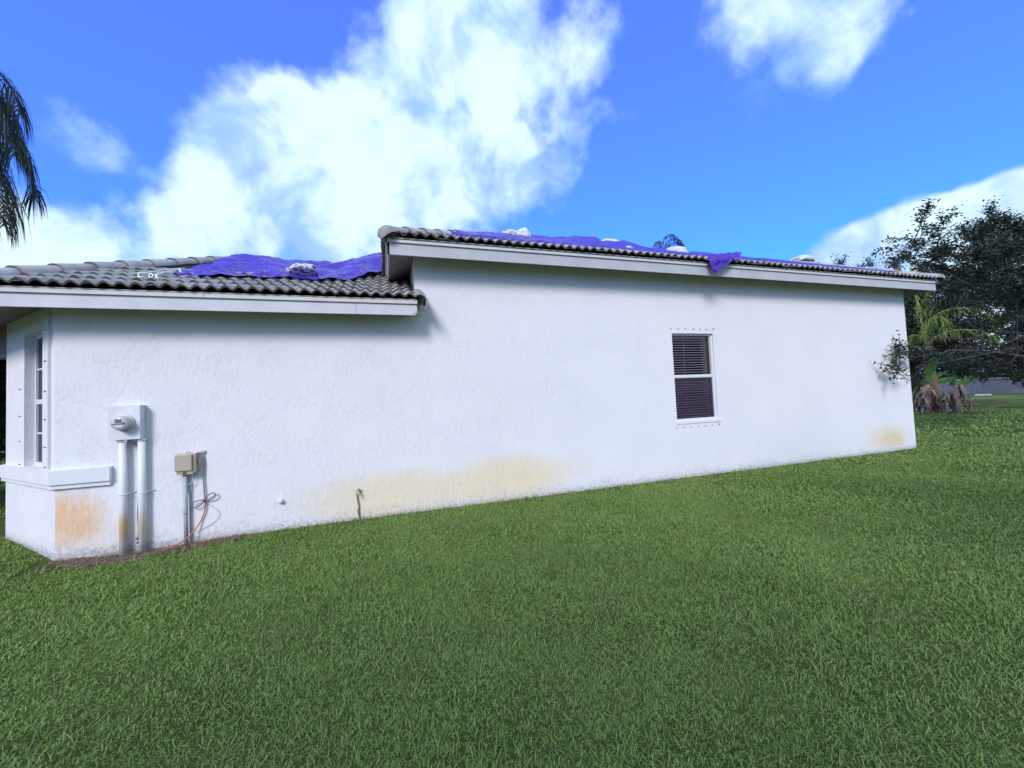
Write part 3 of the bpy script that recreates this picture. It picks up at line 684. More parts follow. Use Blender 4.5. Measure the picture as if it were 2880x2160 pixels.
for q in range(7):   # left side of the upper roof, seen edge on
    clip(put_tile(upper, ULx-.075, LIP+TW*(q+.62), UZ+.006, MU, 0, rz=R(-90)), (ULx-.02, LIP, 3), (-1, 1, 0)); cnt += 1
for q in range(4):
    clip(put_tile(upper, URx+.075, LIP+TW*(q+.62), UZ+.006, MU, 0, rz=R(90)), (URx+.02, LIP, 3), (1, 1, 0)); cnt += 1
print('tiles', cnt)
# rounded rake tile closing the right end of the lower eave
mb = MB(); n_ = 12; cxr = UX+.035
def rake(r, y, dz=0):
    out = []
    for i in range(n_+1):
        a = R(125)-R(140)*i/n_; out.append((cxr+r*math.cos(a), y, zl(y)-.045+r*math.sin(a)+dz))
    x, y_, z = out[-1]; out.append((x-.004, y, z-.05)); out.append((x-.018, y, z-.10)); return out
k_ = n_+3
for (ya, yb, dz) in ((LIP-.012, LIP+.30, .008), (LIP+.305, LIP+.43, .0)):
    A, B_, C_ = rake(.098, ya, dz), rake(.094, yb, dz), rake(.076, ya, dz)
    mb.add(A+B_, [(i, i+1, k_+i+1, k_+i) for i in range(k_-1)], True)
    mb.add(A+C_, [(i, k_+i, k_+i+1, i+1) for i in range(k_-1)])
ro = mb.build('rake_tile', TILE, lower); vattr(ro.data, 'lip', [.35]*len(ro.data.vertices))
# hip caps
def cap_mesh(L=.46, r0=.135, r1=.105, closed=False):
    mb = MB(); n = 14; NJ = 5; lip = []; vs = []; fs = []
    for j in range(NJ):
        t = j/(NJ-1); r = r0+(r1-r0)*t
        for i in range(n+1):
            a = math.pi*i/n; vs.append((t*L, r*math.cos(a), r*math.sin(a)*.86-.02-.018*t)); lip.append(.3 if j == 0 else 0)
    for j in range(NJ-1):
        for i in range(n): fs.append((j*(n+1)+i, j*(n+1)+i+1, (j+1)*(n+1)+i+1, (j+1)*(n+1)+i))
    sm = [True]*len(fs); k = len(vs)
    for i in range(n+1):
        a = math.pi*i/n; vs.append((0.004, (r0-.02)*math.cos(a), (r0-.02)*math.sin(a)*.86-.022)); lip.append(1)
    for i in range(n): fs.append((i, k+i, k+i+1, i+1)); sm.append(False)
    if closed:
        # rounded nose
        kk = len(vs)
        for j in range(1, 5):
            b_ = j/4*math.pi/2; rr = r0*math.cos(b_)+.001
            for i in range(n+1):
                a = math.pi*i/n; vs.append((-.10*math.sin(b_), rr*math.cos(a), (rr*math.sin(a))*.86-.02-.05*(1-math.cos(b_)))); lip.append(.2)
        prev = 0
        for j in range(4):
            cur = kk+j*(n+1)
            for i in range(n): fs.append((prev+i, cur+i, cur+i+1, prev+i+1)); sm.append(True)
            prev = cur
    me = bpy.data.meshes.new('ridge_cap'); me.from_pydata(vs, [], fs); me.polygons.foreach_set('use_smooth', sm); vattr(me, 'lip', lip); me.materials.append(TILE); me.update(); return me
CAP, CAPN = cap_mesh(), cap_mesh(closed=True)
nail = MB(); nail.tube([(0,0,0),(0,0,.006)], .008, 6); nail_me = nail.mesh('cap_nail'); nail_me.materials.append(mat('rusty_nail', (.05,.035,.03), .8)[0])
def caps(parent, p0, d, n, exp, start=0, nose=False, lift=.055, nail_on=False):
    d = d.normalized(); ang = math.atan2(d.y, d.x); el = math.asin(d.z)
    for i in range(start, n):
        p = p0 + d*exp*i + Vector((0, 0, lift))
        o = link('ridge_cap', CAPN if (i == 0 and nose) else CAP, None, parent, p)
        o.rotation_euler = (R(random.uniform(-2,2)), -el-.035, ang+R(random.uniform(-1,1)))
        if nail_on:
            q = p + d*.2 + Vector((.02, -.085, .065)); link('cap_nail', nail_me, None, parent, q)
hd = Vector((.414, 1, ML)).normalized()
caps(lower, Vector((ECx-.05, LIP+.04, LZ)), hd, 9, .405, 0, True, .05)
hdu = Vector((1, 1, MU)).normalized()
caps(upper, Vector((ULx-.015, LIP+.045, UZ)), hdu, 5, .385, 0, True, .035)
hdr = Vector((-1, 1, MU)).normalized()
caps(upper, Vector((URx+.02, LIP+.03, UZ)), hdr, 7, .385, 0, True, .035)
# mortar bedding under the caps
for (p0, d, L) in ((Vector((ECx-.05, LIP+.1, LZ)), hd, 3.3), (Vector((ULx, LIP+.1, UZ)), hdu, 3.0), (Vector((URx, LIP+.1, UZ)), hdr, 2.5)):
    mo = MB(); mo.tube([p0+d*(t*L/30)+Vector((random.uniform(-.012,.012), random.uniform(-.012,.012), random.uniform(-.012,.008)-.01)) for t in range(31)], .105, 8)
    mo.build('mortar_bed', MORTAR, lower if p0.x < -1 else upper)
# loose board leaning up at the far end of the roof
bdm = MB(); a_ = at(2528, 750, 1.2); b_ = at(2542, 762, 1.2)
bdm.tube([at(2521, 744, 1.0), at(2536, 762, 1.0)+Vector((0,0,-.1))], [.035,.045], 5)
bdm.build('loose_board', noisy('weathered_board', (.32,.32,.30), (.25,.25,.23), 6), house)

# ------------------------------------------------------------ tarps
def interp(tab, x):
    xs0 = [a for a, _ in tab]; return float(np.interp(x, xs0, [b for _, b in tab]))
def fbm(x, y, s, o=4, ox=0): 
    return mnoise.fractal(Vector((x*s+ox, y*s, ox)), 1.0, 2.0, o)
def grid_obj(name, fn, nu, nv, m, thick=0):
    V = np.array([fn(i/nu, j/nv) for j in range(nv+1) for i in range(nu+1)]); I = np.arange((nu+1)*(nv+1)).reshape(nv+1, nu+1)
    F = np.stack([I[:-1,:-1], I[:-1,1:], I[1:,1:], I[1:,:-1]], -1).reshape(-1, 4)
    return link(name, npmesh(name, V, F, True), m)
# lower tarp: x from the hip to below the upper eave, from its front hem over the ridge
LB = [(-2.72,.42),(-2.5,.30),(-2.3,.26),(-2.0,.28),(-1.82,.42),(-1.62,.36),(-1.49,.33),(-1.40,.52),(-1.1,.44),(-.87,.40),(-.6,.52),(-.4,.75),(-.1,1.35),(.1,1.8),(.6,2.3)]
LH = [(-2.75,.05),(-2.55,.12),(-2.35,.16),(-2.1,.10),(-1.9,.12),(-1.55,.10),(-1.3,.02),(-.9,.04),(-.5,.10),(-.12,.19),(.3,.25),(.9,.3)]
def lower_tarp(u, v):
    x = -2.72+u*3.2
    x += .06*math.sin(v*9+u*14)*(.3 if v > .1 else 1)*(1-v)
    yb = interp(LB, x)+.025*math.sin(x*21)+.02*math.sin(x*47)
    hipy = LIP+(x-ECx)/.414
    yt = YR+.9
    t = v**.8; y = yb+(yt-yb)*t
    if y > YR: z = zl(YR)-.5*(y-YR)
    else: z = zl(y)
    bul = math.exp(-((y-YR+.2)/.9)**2)
    z += .06 + interp(LH, x*5.88/8.9*1.0 if 0 else x/1.0)*.0
    hr = np.interp(x/8.9, [-.36,-.342,-.315,-.281,-.24,-.211,-.137,-.10,-.059,-.014,.04], [.05,.12,.04,.10,.06,.02,.02,.05,.09,.19,.26])
    z += hr*bul*1.0
    # folds
    z += .085*(.5-abs(fbm(x, y*.5, 1.9, 2, 3.1)))-.02+.030*(.4-abs(fbm(x*.9+y*.5, y*.5-x*.2, 3.6, 1, 7.7)))+.006*fbm(x, y, 9, 2, 2.7) + .015*math.sin(x*9+y*3)*math.exp(-v*3)
    if x > -.9: z += .07*max(0, min(1, (x+.9)/.9))*(1-math.exp(-v*6)) + .03*max(0, min(1, (x+.9)/.8))
    # left fringe sits over the hip caps
    over = max(0, hipy-y); 
    return (x, y, z)
lt = grid_obj('tarp', lower_tarp, 150, 60, TARP)
tag(lt, 'crumpled purple-blue tarp over the lower roof, weighed down by one sandbag', 'tarp', 'tarps on the roof')
# upper tarp
sil = [(.15,.05),(.32,.03),(.36,.04),(.45,.0),(.47,-.01),(.50,.05),(.55,.14),(.60,.18),(.62,.06),(.65,.13),(.70,.14),(.74,.06),(.78,-.03),(.82,-.02),(.86,.12),(.89,.02),(.93,-.02),(1.0,.0),(1.07,.03),(1.15,.08),(1.18,.06),(1.3,.02),(1.5,-.02),(1.7,.03),(1.9,.03)]
def upper_tarp(u, v):
    # v 0 front hem, 1 behind ridge
    x0, x1 = 1.05, 11.7
    xb = x0+u*(x1-x0)
    yb = np.interp(xb, [1.05,1.5,2.5,4.2,5.0,6.3,6.9,7.5,9,10.5,11.7], [.52,.02,-.03,-.08,-.12,-.30,-.06,-.06,-.08,-.04,-.05])+.03*math.sin(xb*8)+.02*math.sin(xb*19)
    yt = YRU+.5
    y = yb+(yt-yb)*v
    # narrow towards the hips as it climbs
    xl = max(ULx+(y-LIP)-.15, 1.05) ; xr = URx-(y-LIP)+.35
    xr = min(xr, 11.7)
    x = xl+u*(xr-xl) if v > 0 else xb
    x = xb*(1-v)+ (xl+u*(xr-xl))*v if v < .2 else xl+u*(xr-xl)
    z = zu(min(y, YRU)) - .4*max(0, y-YRU)
    ratio = x/(y+5.88)
    hh = np.interp(ratio, [a for a, _ in sil], [b for _, b in sil])
    z += .065 + hh*math.exp(-((y-4.6)/2.0)**2)*(.9 if y > 1.4 else .3)
    z += .05*(.5-abs(fbm(x, y*.6, 1.3, 2, 1.3)))+.025*(.4-abs(fbm(x+y*.4, y*.5, 4, 2, 5.5)))-.01
    z += .05*math.exp(-((x-(ULx+y-LIP))/.28)**2)*min(1, v*14)
    if v == 0: z = zu(y)-.02
    return (x, y, z)
ut = grid_obj('tarp', upper_tarp, 240, 60, TARP)
tag(ut, 'long purple-blue tarp across the upper roof with one corner hanging over the fascia', 'tarp', 'tarps on the roof')
# its corner folded down over the eave
P = [at(1996, 733, -.50), at(1999, 750, -.52), at(2003, 772, -.50), at(2036, 755, -.52), at(2078, 722, -.50), at(2083, 712, -.44)]
def flap(u, v):
    topL, topR = at(1990, 716, -.30)+Vector((0,0,.0)), at(2084, 709, -.30)
    a = topL.lerp(topR, u)
    # hem: from left edge straight down, then slanting up to the right
    if u < .12: b = at(1996, 735, -.50).lerp(at(2004, 772, -.51), u/.12)
    else: b = at(2004, 772, -.51).lerp(at(2084, 716, -.50), (u-.12)/.88)
    lipz = at(1990+94*u, 729-u*2, -.50); 
    mid = a.lerp(b, .5); mid.y = -.5; mid.z = max(mid.z, b.z)
    if v < .35: p = a.lerp(Vector((lipz.x, -.49, max(lipz.z, b.z+.01))), v/.35)
    else:
        p = Vector((lipz.x, -.49, max(lipz.z, b.z+.01))).lerp(b, (v-.35)/.65)
    w_ = .022*fbm(p.x*1.0, p.z+p.y, 7, 3, 2.2)+.012*math.sin(p.x*30+p.z*14)
    p = p+Vector((w_*.5, -abs(w_)-.006, w_*.4)); return tuple(p)
fl = grid_obj('tarp_corner', flap, 40, 24, TARP); fl.parent = ut
# knotted white cord
MB().tube(catmull([at(520, 755, .6), (-2.60,.55,3.56), (-2.66,.20,3.42), (-2.72,-.02,3.31), (-2.80,-.06,3.29)], 5), .006, 5).build('tie_cord', mat('cord', (.85,.85,.88), .6)[0], lt)
def cord(pts, r, y0=None, m=None, name='cord', k=6):
    pass
ropem = mat('white_cord', (.88,.88,.90), .6)[0]
def roofpt(px, py, h=.05):
    d = ray(px, py); t = ((LZ-1.55+h)-ML*(LIP+5.88))/(d.z-ML*d.y); return Vector((d.x*t, d.y*t+CY, d.z*t+CZ))
rp = MB()
rp.tube(catmull([roofpt(388,770,.07), roofpt(391,778,.06), roofpt(402,779,.06)], 5), .007, 5)
rp.tube(catmull([roofpt(421,771,.08), roofpt(419,777,.07), roofpt(425,780,.07), roofpt(430,774,.08), roofpt(426,770,.09), roofpt(421,771,.08)], 5), .007, 5)
rp.tube(catmull([roofpt(434,773,.08), roofpt(443,775,.08), roofpt(437,779,.07), roofpt(446,783,.06)], 5), .007, 5)
tag(rp.build('loose_cord', ropem), 'short white scraps of cord curled on the grey tiles left of the tarp', 'cord')
rp = MB(); rp.tube(catmull([roofpt(440,771,.08), roofpt(470,764,.09), roofpt(508,757,.11)], 5), .006, 5)
rp.tube(catmull([roofpt(505,757,.11), roofpt(508,764,.10), roofpt(516,768,.06)], 5), .009, 5)
tag(rp.build('tie_rope', ropem), 'thin white rope stretched from the tiles to the left tip of the lower tarp', 'rope')

# sandbags
def sandbag(c, L, Wd, H, rz, tilt, m, label, seed, ear=True):
    bm = bmesh.new(); bmesh.ops.create_icosphere(bm, subdivisions=4, radius=1)
    for v in bm.verts:
        x, y, z = v.co
        sx = math.copysign(abs(x)**.75, x); sy = math.copysign(abs(y)**.8, y)
        r = 1+.16*mnoise.noise(Vector((x*2+seed, y*2, z*2)))+.09*mnoise.noise(Vector((x*6+seed, y*6, z*6)))
        zz2 = z if z > -.4 else -.4+(z+.4)*.2
        v.co = Vector((sx*L*r, sy*Wd*r, zz2*H*r))
        if ear and x > .8: v.co.x += (x-.8)*L*1.3; v.co.z += (x-.8)*H*.8; v.co.y *= .6+.3*math.sin(z*9)
    me = bpy.data.meshes.new('sandbag'); bm.to_mesh(me); bm.free(); me.polygons.foreach_set('use_smooth', [True]*len(me.polygons))
    o = link('sandbag', me, m, None, c); o.rotation_euler = (tilt, 0, rz)
    return tag(o, label, 'sandbag', 'sandbags holding the tarps')
def upt(px, py, y): return at(px, py, y)
sandbag(Vector((-1.13,.75,3.66)), .20, .15, .075, R(172), R(25), BAG, 'printed white sandbag lying on the lower tarp', 3)
sandbag(at(1438, 660, 3.0)+Vector((0,0,-.06)), .24, .22, .17, R(10), R(15), BAG, 'rounded white sandbag on the upper roof left of the bag with the dark printed panel', 5, False)
bg = MB(); c0 = at(1470, 662, 2.7)
b3 = sandbag(c0+Vector((.02,0,-.06)), .17, .17, .22, R(-20), R(30), BAG_PLAIN, 'pointed white sandbag with a dark printed panel at the left of the upper roof', 8, False)
pp = [at(1465,647,1.9), at(1479,658,1.9), at(1473,666,1.9), at(1461,655,1.9)]
MB().add(pp, [(0,3,2,1)]).build('printed_panel', noisy('bag_print', (.07,.06,.10), (.26,.14,.20), 22), b3)
sandbag(at(1716, 682, 4.0), .32, .2, .10, R(0), R(20), BAG_PLAIN, 'low white sandbag half under the tarp folds in the middle of the upper roof', 11, False)
sandbag(at(1903, 706, 1.6)+Vector((0,0,-.05)), .22, .25, .15, R(0), R(20), BAG_PLAIN, 'white sandbag on the upper roof in front of the distant palm crown', 14, True)
sandbag(at(2254, 736, 1.8)+Vector((0,0,-.02)), .30, .24, .15, R(176), R(20), BAG_PLAIN, 'white sandbag with a tied neck, nearest the right end of the upper roof', 19, True)
sandbag(at(1770, 697, .3)+Vector((0,0,.0)), .07, .05, .03, R(20), R(20), BAG_PLAIN, 'small torn white scrap bag near the front hem of the upper tarp', 23, False)

# ------------------------------------------------------------ electric meter and its pipes
em = thing('electric_meter', (-2.89, 0, 0), 'white electric meter box with round glass meter above two white conduits', 'electric meter')
MX0, MX1, MZ0, MZ1, MD = -3.066, -2.766, 1.296, 1.676, -.115
MB().box((MX0, MD, MZ0), (MX1, -.002, MZ1), .006).build('meter_box', WHITE2, em)
MB().box((MX0-.003, MD-.006, MZ0-.004), (MX1+.003, MD+.0, MZ1+.004), .002).box((MX0-.006, MD-.004, MZ1+.0045), (MX1+.006, -.004, MZ1+.012)).build('box_cover', WHITE2, em)
cx, cz = -2.905, 1.487
mt = MB(); mt.lathe([(.0,-.002),(.098,-.002),(.100,-.012),(.094,-.022),(.088,-.024),(.086,-.03),(0,-.03)], (cx, MD-.005, cz), n=28); mt.build('meter_ring', noisy('meter_ring', (.50,.50,.50), (.58,.58,.58), 8, .4), em)
mt = MB(); mt.lathe([(.080,-.028),(.079,-.105),(.074,-.112),(0,-.112)], (cx, MD-.005, cz), n=28)
mg = mt.build('meter_body', noisy('meter_plastic', (.40,.385,.41), (.50,.485,.50), 12, .25, .5, .1), em)
fy = MD-.118
MB().box((cx-.035, fy-.004, cz+.008), (cx+.022, fy+.002, cz+.05)).build('meter_display', mat('lcd', (.16,.14,.15), .3, .5)[0], mg)
MB().box((cx-.070, fy-.003, cz-.012), (cx+.06, fy+.002, cz-.003)).build('meter_stripe', mat('slate_stripe', (.12,.15,.22), .5)[0], mg)
MB().box((cx-.035, fy-.003, cz-.048), (cx+.035, fy+.002, cz-.020)).build('name_plate', mat('plate', (.55,.58,.62), .3, .5)[0], mg)
MB().lathe([(.012,-.0),(.012,-.008),(0,-.008)], (cx+.040, fy, cz+.006), n=12).build('meter_button', mat('button', (.3,.3,.32), .3)[0], mg)

for xc, zb in ((-2.957, -.10), (-2.777, -.06)):
    pm, n, b = mat('conduit_paint', (.70,.69,.74), .45, .3); p = pos(n); Z = n.sepz(p)[2]
    rz_ = n.ss(n.m('ABSOLUTE', n.m('SUBTRACT', n.m('ADD', Z, n.m('MULTIPLY', n.m('SUBTRACT', n.noise(p, 6, 4, .6), .5), .2)), .27)), .26, .02, 0, .85 if xc < -2.9 else .6)
    c = n.mix(rz_, (.70,.69,.74), (.66,.42,.20) if xc < -2.9 else (.68,.54,.30)); c = n.mix(n.ss(Z, .12, -.02, 0, .6), c, (.36,.36,.40)); n.put(b.inputs['Base Color'], c)
    MB().tube([(xc, -.058, zb), (xc, -.058, .62), (xc, -.058, 1.296)], .037, 16).tube([(xc, -.058, 1.262), (xc, -.058, 1.2955)], .041, 16).build('conduit', pm, em)
    st = MB(); st.tube([(xc-.046, -.010, .655), (xc-.042, -.070, .654), (xc, -.099, .653), (xc+.040, -.072, .655), (xc+.05, -.012, .66), (xc+.10, -.006, .663)], .0075, 6); st.build('conduit_strap', WHITE2, em)
MB().box((-2.925, -.11, 1.262), (-2.893, -.085, 1.2935)).box((-2.916, -.10, 1.225), (-2.903, -.09, 1.262)).build('latch', mat('latch_metal', (.55,.45,.45), .4, .5, .4)[0], em)
MB().tube(catmull([(-2.905,-.09,1.275), (-2.86,-.08,1.252), (-2.82,-.04,1.205)], 5), .004, 5).build('ground_wire', mat('dark_wire', (.10,.08,.09), .6)[0], em)
gw = MB().tube(catmull([(-2.833,-.02,.57), (-2.841,-.02,.40), (-2.835,-.02,.22), (-2.840,-.02,.11), (-2.826,-.02,0), (-2.81,-.05,-.08)], 4), .0045, 5)
gw.build('ground_wire', mat('purple_grey_wire', (.16,.12,.15), .6)[0], em)
MB().box((-2.855,-.035,.105), (-2.825,-.012,.125)).box((-2.852,-.03,.06), (-2.83,-.012,.082)).build('wire_clamp', mat('clamp', (.12,.11,.14), .5, .4, .5)[0], em)

# ------------------------------------------------------------ beige utility box on a grey pipe
ub = thing('utility_box', (-2.34, 0, 0), 'small beige utility box mounted on a grey pipe', 'utility box')
BE = noisy('beige_plastic', (.42,.36,.28), (.38,.325,.255), 5, .5, .3, .1, .002, 40)
MB().box((-2.43, -.10, .842), (-2.232, -.006, 1.075), .012).build('box_body', BE, ub)
MB().box((-2.434, -.128, .873), (-2.262, -.094, 1.068), .010).build('box_lid', BE, ub)
MB().box((-2.418, -.112, .828), (-2.255, -.02, .862), .005).build('box_base', BE, ub)
MB().box((-2.358, -.1145, .838), (-2.318, -.1125, .858)).build('cable_entry', mat('entry_black', (.03,.025,.03), .6)[0], ub)
MB().tube([(-2.238,-.055,.985),(-2.205,-.055,.98),(-2.203,-.055,.945),(-2.236,-.055,.94)], .007, 6).build('hasp', BE, ub)
MB().tube([(-2.345,-.03,1.07),(-2.345,-.03,1.098),(-2.318,-.03,1.096),(-2.318,-.03,1.07)], .006, 6).build('hanger', mat('hanger_metal', (.45,.36,.33), .5)[0], ub)
GR = noisy('grey_pipe', (.33,.36,.38), (.42,.45,.47), 7, .5, .3, .1); 
MB().tube([(-2.353,-.055,-.03),(-2.356,-.055,.83)], .022, 14).build('pipe', GR, ub)
MB().tube([(-2.356,-.055,.20+.15),(-2.356,-.055,.358)], .0235, 14).build('pipe_band', mat('band_dark', (.08,.08,.09), .6)[0], ub)
MB().box((-2.404,-.018,.60), (-2.308,-.003,.84), .002).build('backing_strap', noisy('galvanised_strap', (.50,.52,.55), (.60,.61,.64), 10), ub)
MB().box((-2.332,-.014,-.02), (-2.313,-.003,.60)).build('backing_rail', noisy('galvanised_rail', (.36,.33,.38), (.45,.43,.47), 10), ub)
MB().tube(catmull([(-2.375,-.09,.845),(-2.40,-.06,.76),(-2.35,-.055,.70),(-2.29,-.05,.72),(-2.285,-.05,.80),(-2.30,-.06,.845)], 5), .0035, 5).build('thin_wire', mat('white_wire', (.66,.66,.68), .5)[0], ub)
# hanging grey and red cable with its tied loops
cm, n, b = mat('cable_sheath', (.2,.17,.17), .5); Z = n.sepz(pos(n))[2]
n.put(b.inputs['Base Color'], n.mix(n.ss(n.m('ADD', Z, n.m('MULTIPLY', n.noise(pos(n), 14, 2, .5), .06)), .47, .37), (.20,.165,.18), (.50,.17,.13)))
cy = -.022
CP = [(-2.249,1.071),(-2.193,1.070),(-2.180,1.018),(-2.174,.916),(-2.181,.752),(-2.176,.625),(-2.170,.499),(-2.164,.435),(-2.178,.336),(-2.214,.241)]
pts = [(x, cy, z) for x, z in CP]+[(-2.262,-.05,.15),(-2.325,-.10,.07),(-2.40,-.17,.025),(-2.48,-.27,.012)]
cab = thing('cable', (-2.18, -.02, 0), 'brown cable tied in loops on the wall, turning red down to the grass', 'cable')
MB().tube(catmull(pts, 6), .0078, 7).build('cable_run', cm, cab)
MB().tube(catmull([(-2.17,-.035,.486),(-2.128,-.045,.544),(-2.073,-.05,.569),(-2.052,-.05,.542),(-2.074,-.045,.503),(-2.128,-.04,.487),(-2.165,-.05,.492),(-2.223,-.05,.493),(-2.280,-.05,.475),(-2.298,-.05,.439),(-2.267,-.045,.408),(-2.214,-.04,.429),(-2.176,-.03,.484)], 6), .0072, 7).build('cable_loop', mat('cable_loop_sheath', (.21,.175,.19), .5)[0], cab)
MB().tube([(-2.186,-.03,.500),(-2.154,-.055,.490)], .006, 6).tube([(-2.184,-.05,.477),(-2.156,-.03,.471)], .006, 6).build('cable_tie', mat('tie', (.12,.10,.10), .6)[0], cab)
MB().tube(catmull([(-2.15,-.012,.44),(-2.086,-.010,.387),(-2.027,-.010,.323),(-2.034,-.010,.254),(-2.099,-.010,.187),(-2.174,-.010,.148),(-2.26,-.012,.11)], 6), .0026, 5).build('thin_wire', mat('thin_grey_wire', (.40,.40,.46), .6)[0], cab)
MB().box((-2.192,-.024,1.062), (-2.162,-.003,1.098), .004).build('cable_clip', mat('clip_grey', (.40,.40,.44), .5)[0], cab)
# garden tap with its riser pipe
tp = thing('garden_tap', (-.395, 0, 0), 'old brass garden tap on a thin brown pipe beside the yellow stain', 'tap')
BR = noisy('old_brass', (.34,.29,.15), (.50,.44,.28), 30, .5, .4, .3)
MB().tube(catmull([(-.392,-.02,-.03),(-.400,-.02,.10),(-.399,-.02,.19),(-.415,-.022,.30),(-.418,-.03,.37)], 4), .0085, 7).build('riser_pipe', noisy('brown_pipe', (.13,.10,.08), (.22,.17,.13), 20), tp)
MB().tube([(-.40,-.0,.392),(-.398,-.05,.388),(-.396,-.075,.372),(-.396,-.085,.345)], [.017,.016,.015,.011], 10).build('tap_body', BR, tp)
MB().lathe([(0,0),(.022,0),(.024,.008),(.018,.014),(0,.014)], (-.398,-.048,.418), axis='z', n=10).tube([(-.398,-.048,.39),(-.398,-.048,.425)], .006, 6).tube([(-.398,-.048,.425),(-.396,-.046,.440)], .005, 6).build('tap_handle', BR, tp)
MB().lathe([(0,-.004),(.026,-.004),(.030,.0)], (-.40,-.004,.388), n=14).build('wall_flange', BR, tp)
MB().tube([(-.425,-.02,.16),(-.40,-.03,.05)], [.004,.003], 5).build('pipe_stub', noisy('brown_stub', (.13,.10,.08), (.2,.15,.12), 20), tp)
# round cover
cv = MB(); cv.lathe([(0,-.05),(.020,-.05),(.030,-.042),(.033,-.02),(.033,-.001)], (-1.345,0,.372), n=18)
tag(cv.build('pipe_cap', WHITE2), 'round white plastic cap sticking out low on the wall left of the tap', 'pipe cap')

# ------------------------------------------------------------ plants
def leafmat(name, c1, c2, c3=None, trans=.3, rough=.45, spec=.35):
    m, n, b = mat(name, c1, rough, spec); r = attr(n, 'rnd')
    c = n.mix(r, c1, c2)
    if c3: c = n.mix(n.ss(r, .88, .94), c, c3)
    c = n.mix(n.ss(n.noise(pos(n), 1.3, 3, .6), .35, .7, 0, .4), c, tuple(x*1.5 for x in c1))
    n.put(b.inputs['Base Color'], c)
    tl = n.node('ShaderNodeBsdfTranslucent'); n.put(tl.inputs[0], n.mix(1.0, c, (1.1, 1.3, .6), 'MULTIPLY'))
    ms = n.node('ShaderNodeMixShader'); ms.inputs[0].default_value = trans
    n.l.new(b.outputs[0], ms.inputs[1]); n.l.new(tl.outputs[0], ms.inputs[2]); n.l.new(ms.outputs[0], n.n['Material Output'].inputs[0]); return m
BARK = noisy('bark', (.055,.048,.05), (.12,.10,.10), 12, .9, .1, .8, .02, 30)
def leaves(centers, L, Wd, name, m, parent, up_bias=.4, seed=1):
    """each leaf a folded pair of triangles pairs round its midrib"""
    r_ = np.random.default_rng(seed); C = np.asarray(centers); n = len(C)
    d = r_.normal(size=(n, 3)); d[:, 2] = d[:, 2]*.6+.1; d /= np.linalg.norm(d, axis=1)[:, None]
    nn_ = r_.normal(size=(n, 3)); nn_[:, 2] = abs(nn_[:, 2])+up_bias; s = np.cross(d, nn_); s /= np.linalg.norm(s, axis=1)[:, None]; up_ = np.cross(s, d)
    l = L*r_.uniform(.65, 1.25, n)[:, None]; w_ = Wd*r_.uniform(.7, 1.2, n)[:, None]
    a = C; t = C+d*l; q1 = C+d*l*.5+s*w_/2+up_*w_*.15; q2 = C+d*l*.5-s*w_/2+up_*w_*.15
    V = np.stack([a, q1, t, q2], 1).reshape(-1, 3); i0 = np.arange(n)*4
    F = np.concatenate([np.stack([i0, i0+1, i0+2], -1), np.stack([i0, i0+2, i0+3], -1)])
    me = npmesh(name, V, F); vattr(me, 'rnd', np.repeat(r_.random(n), 4)); return link(name, me, m, parent)
def limb_pts(a, b, sag=.0, wob=.15, k=9, seed=0):
    rr = random.Random(seed); a, b = Vector(a), Vector(b); out = []; L = (b-a).length
    for i in range(k+1):
        t = i/k; p = a.lerp(b, t); p.z += sag*4*t*(1-t)*L*.25
        if 0 < i < k: p += Vector((rr.gauss(0, 1), rr.gauss(0, 1), rr.gauss(0, 1)))*wob*L*.05
        out.append(p)
    return out
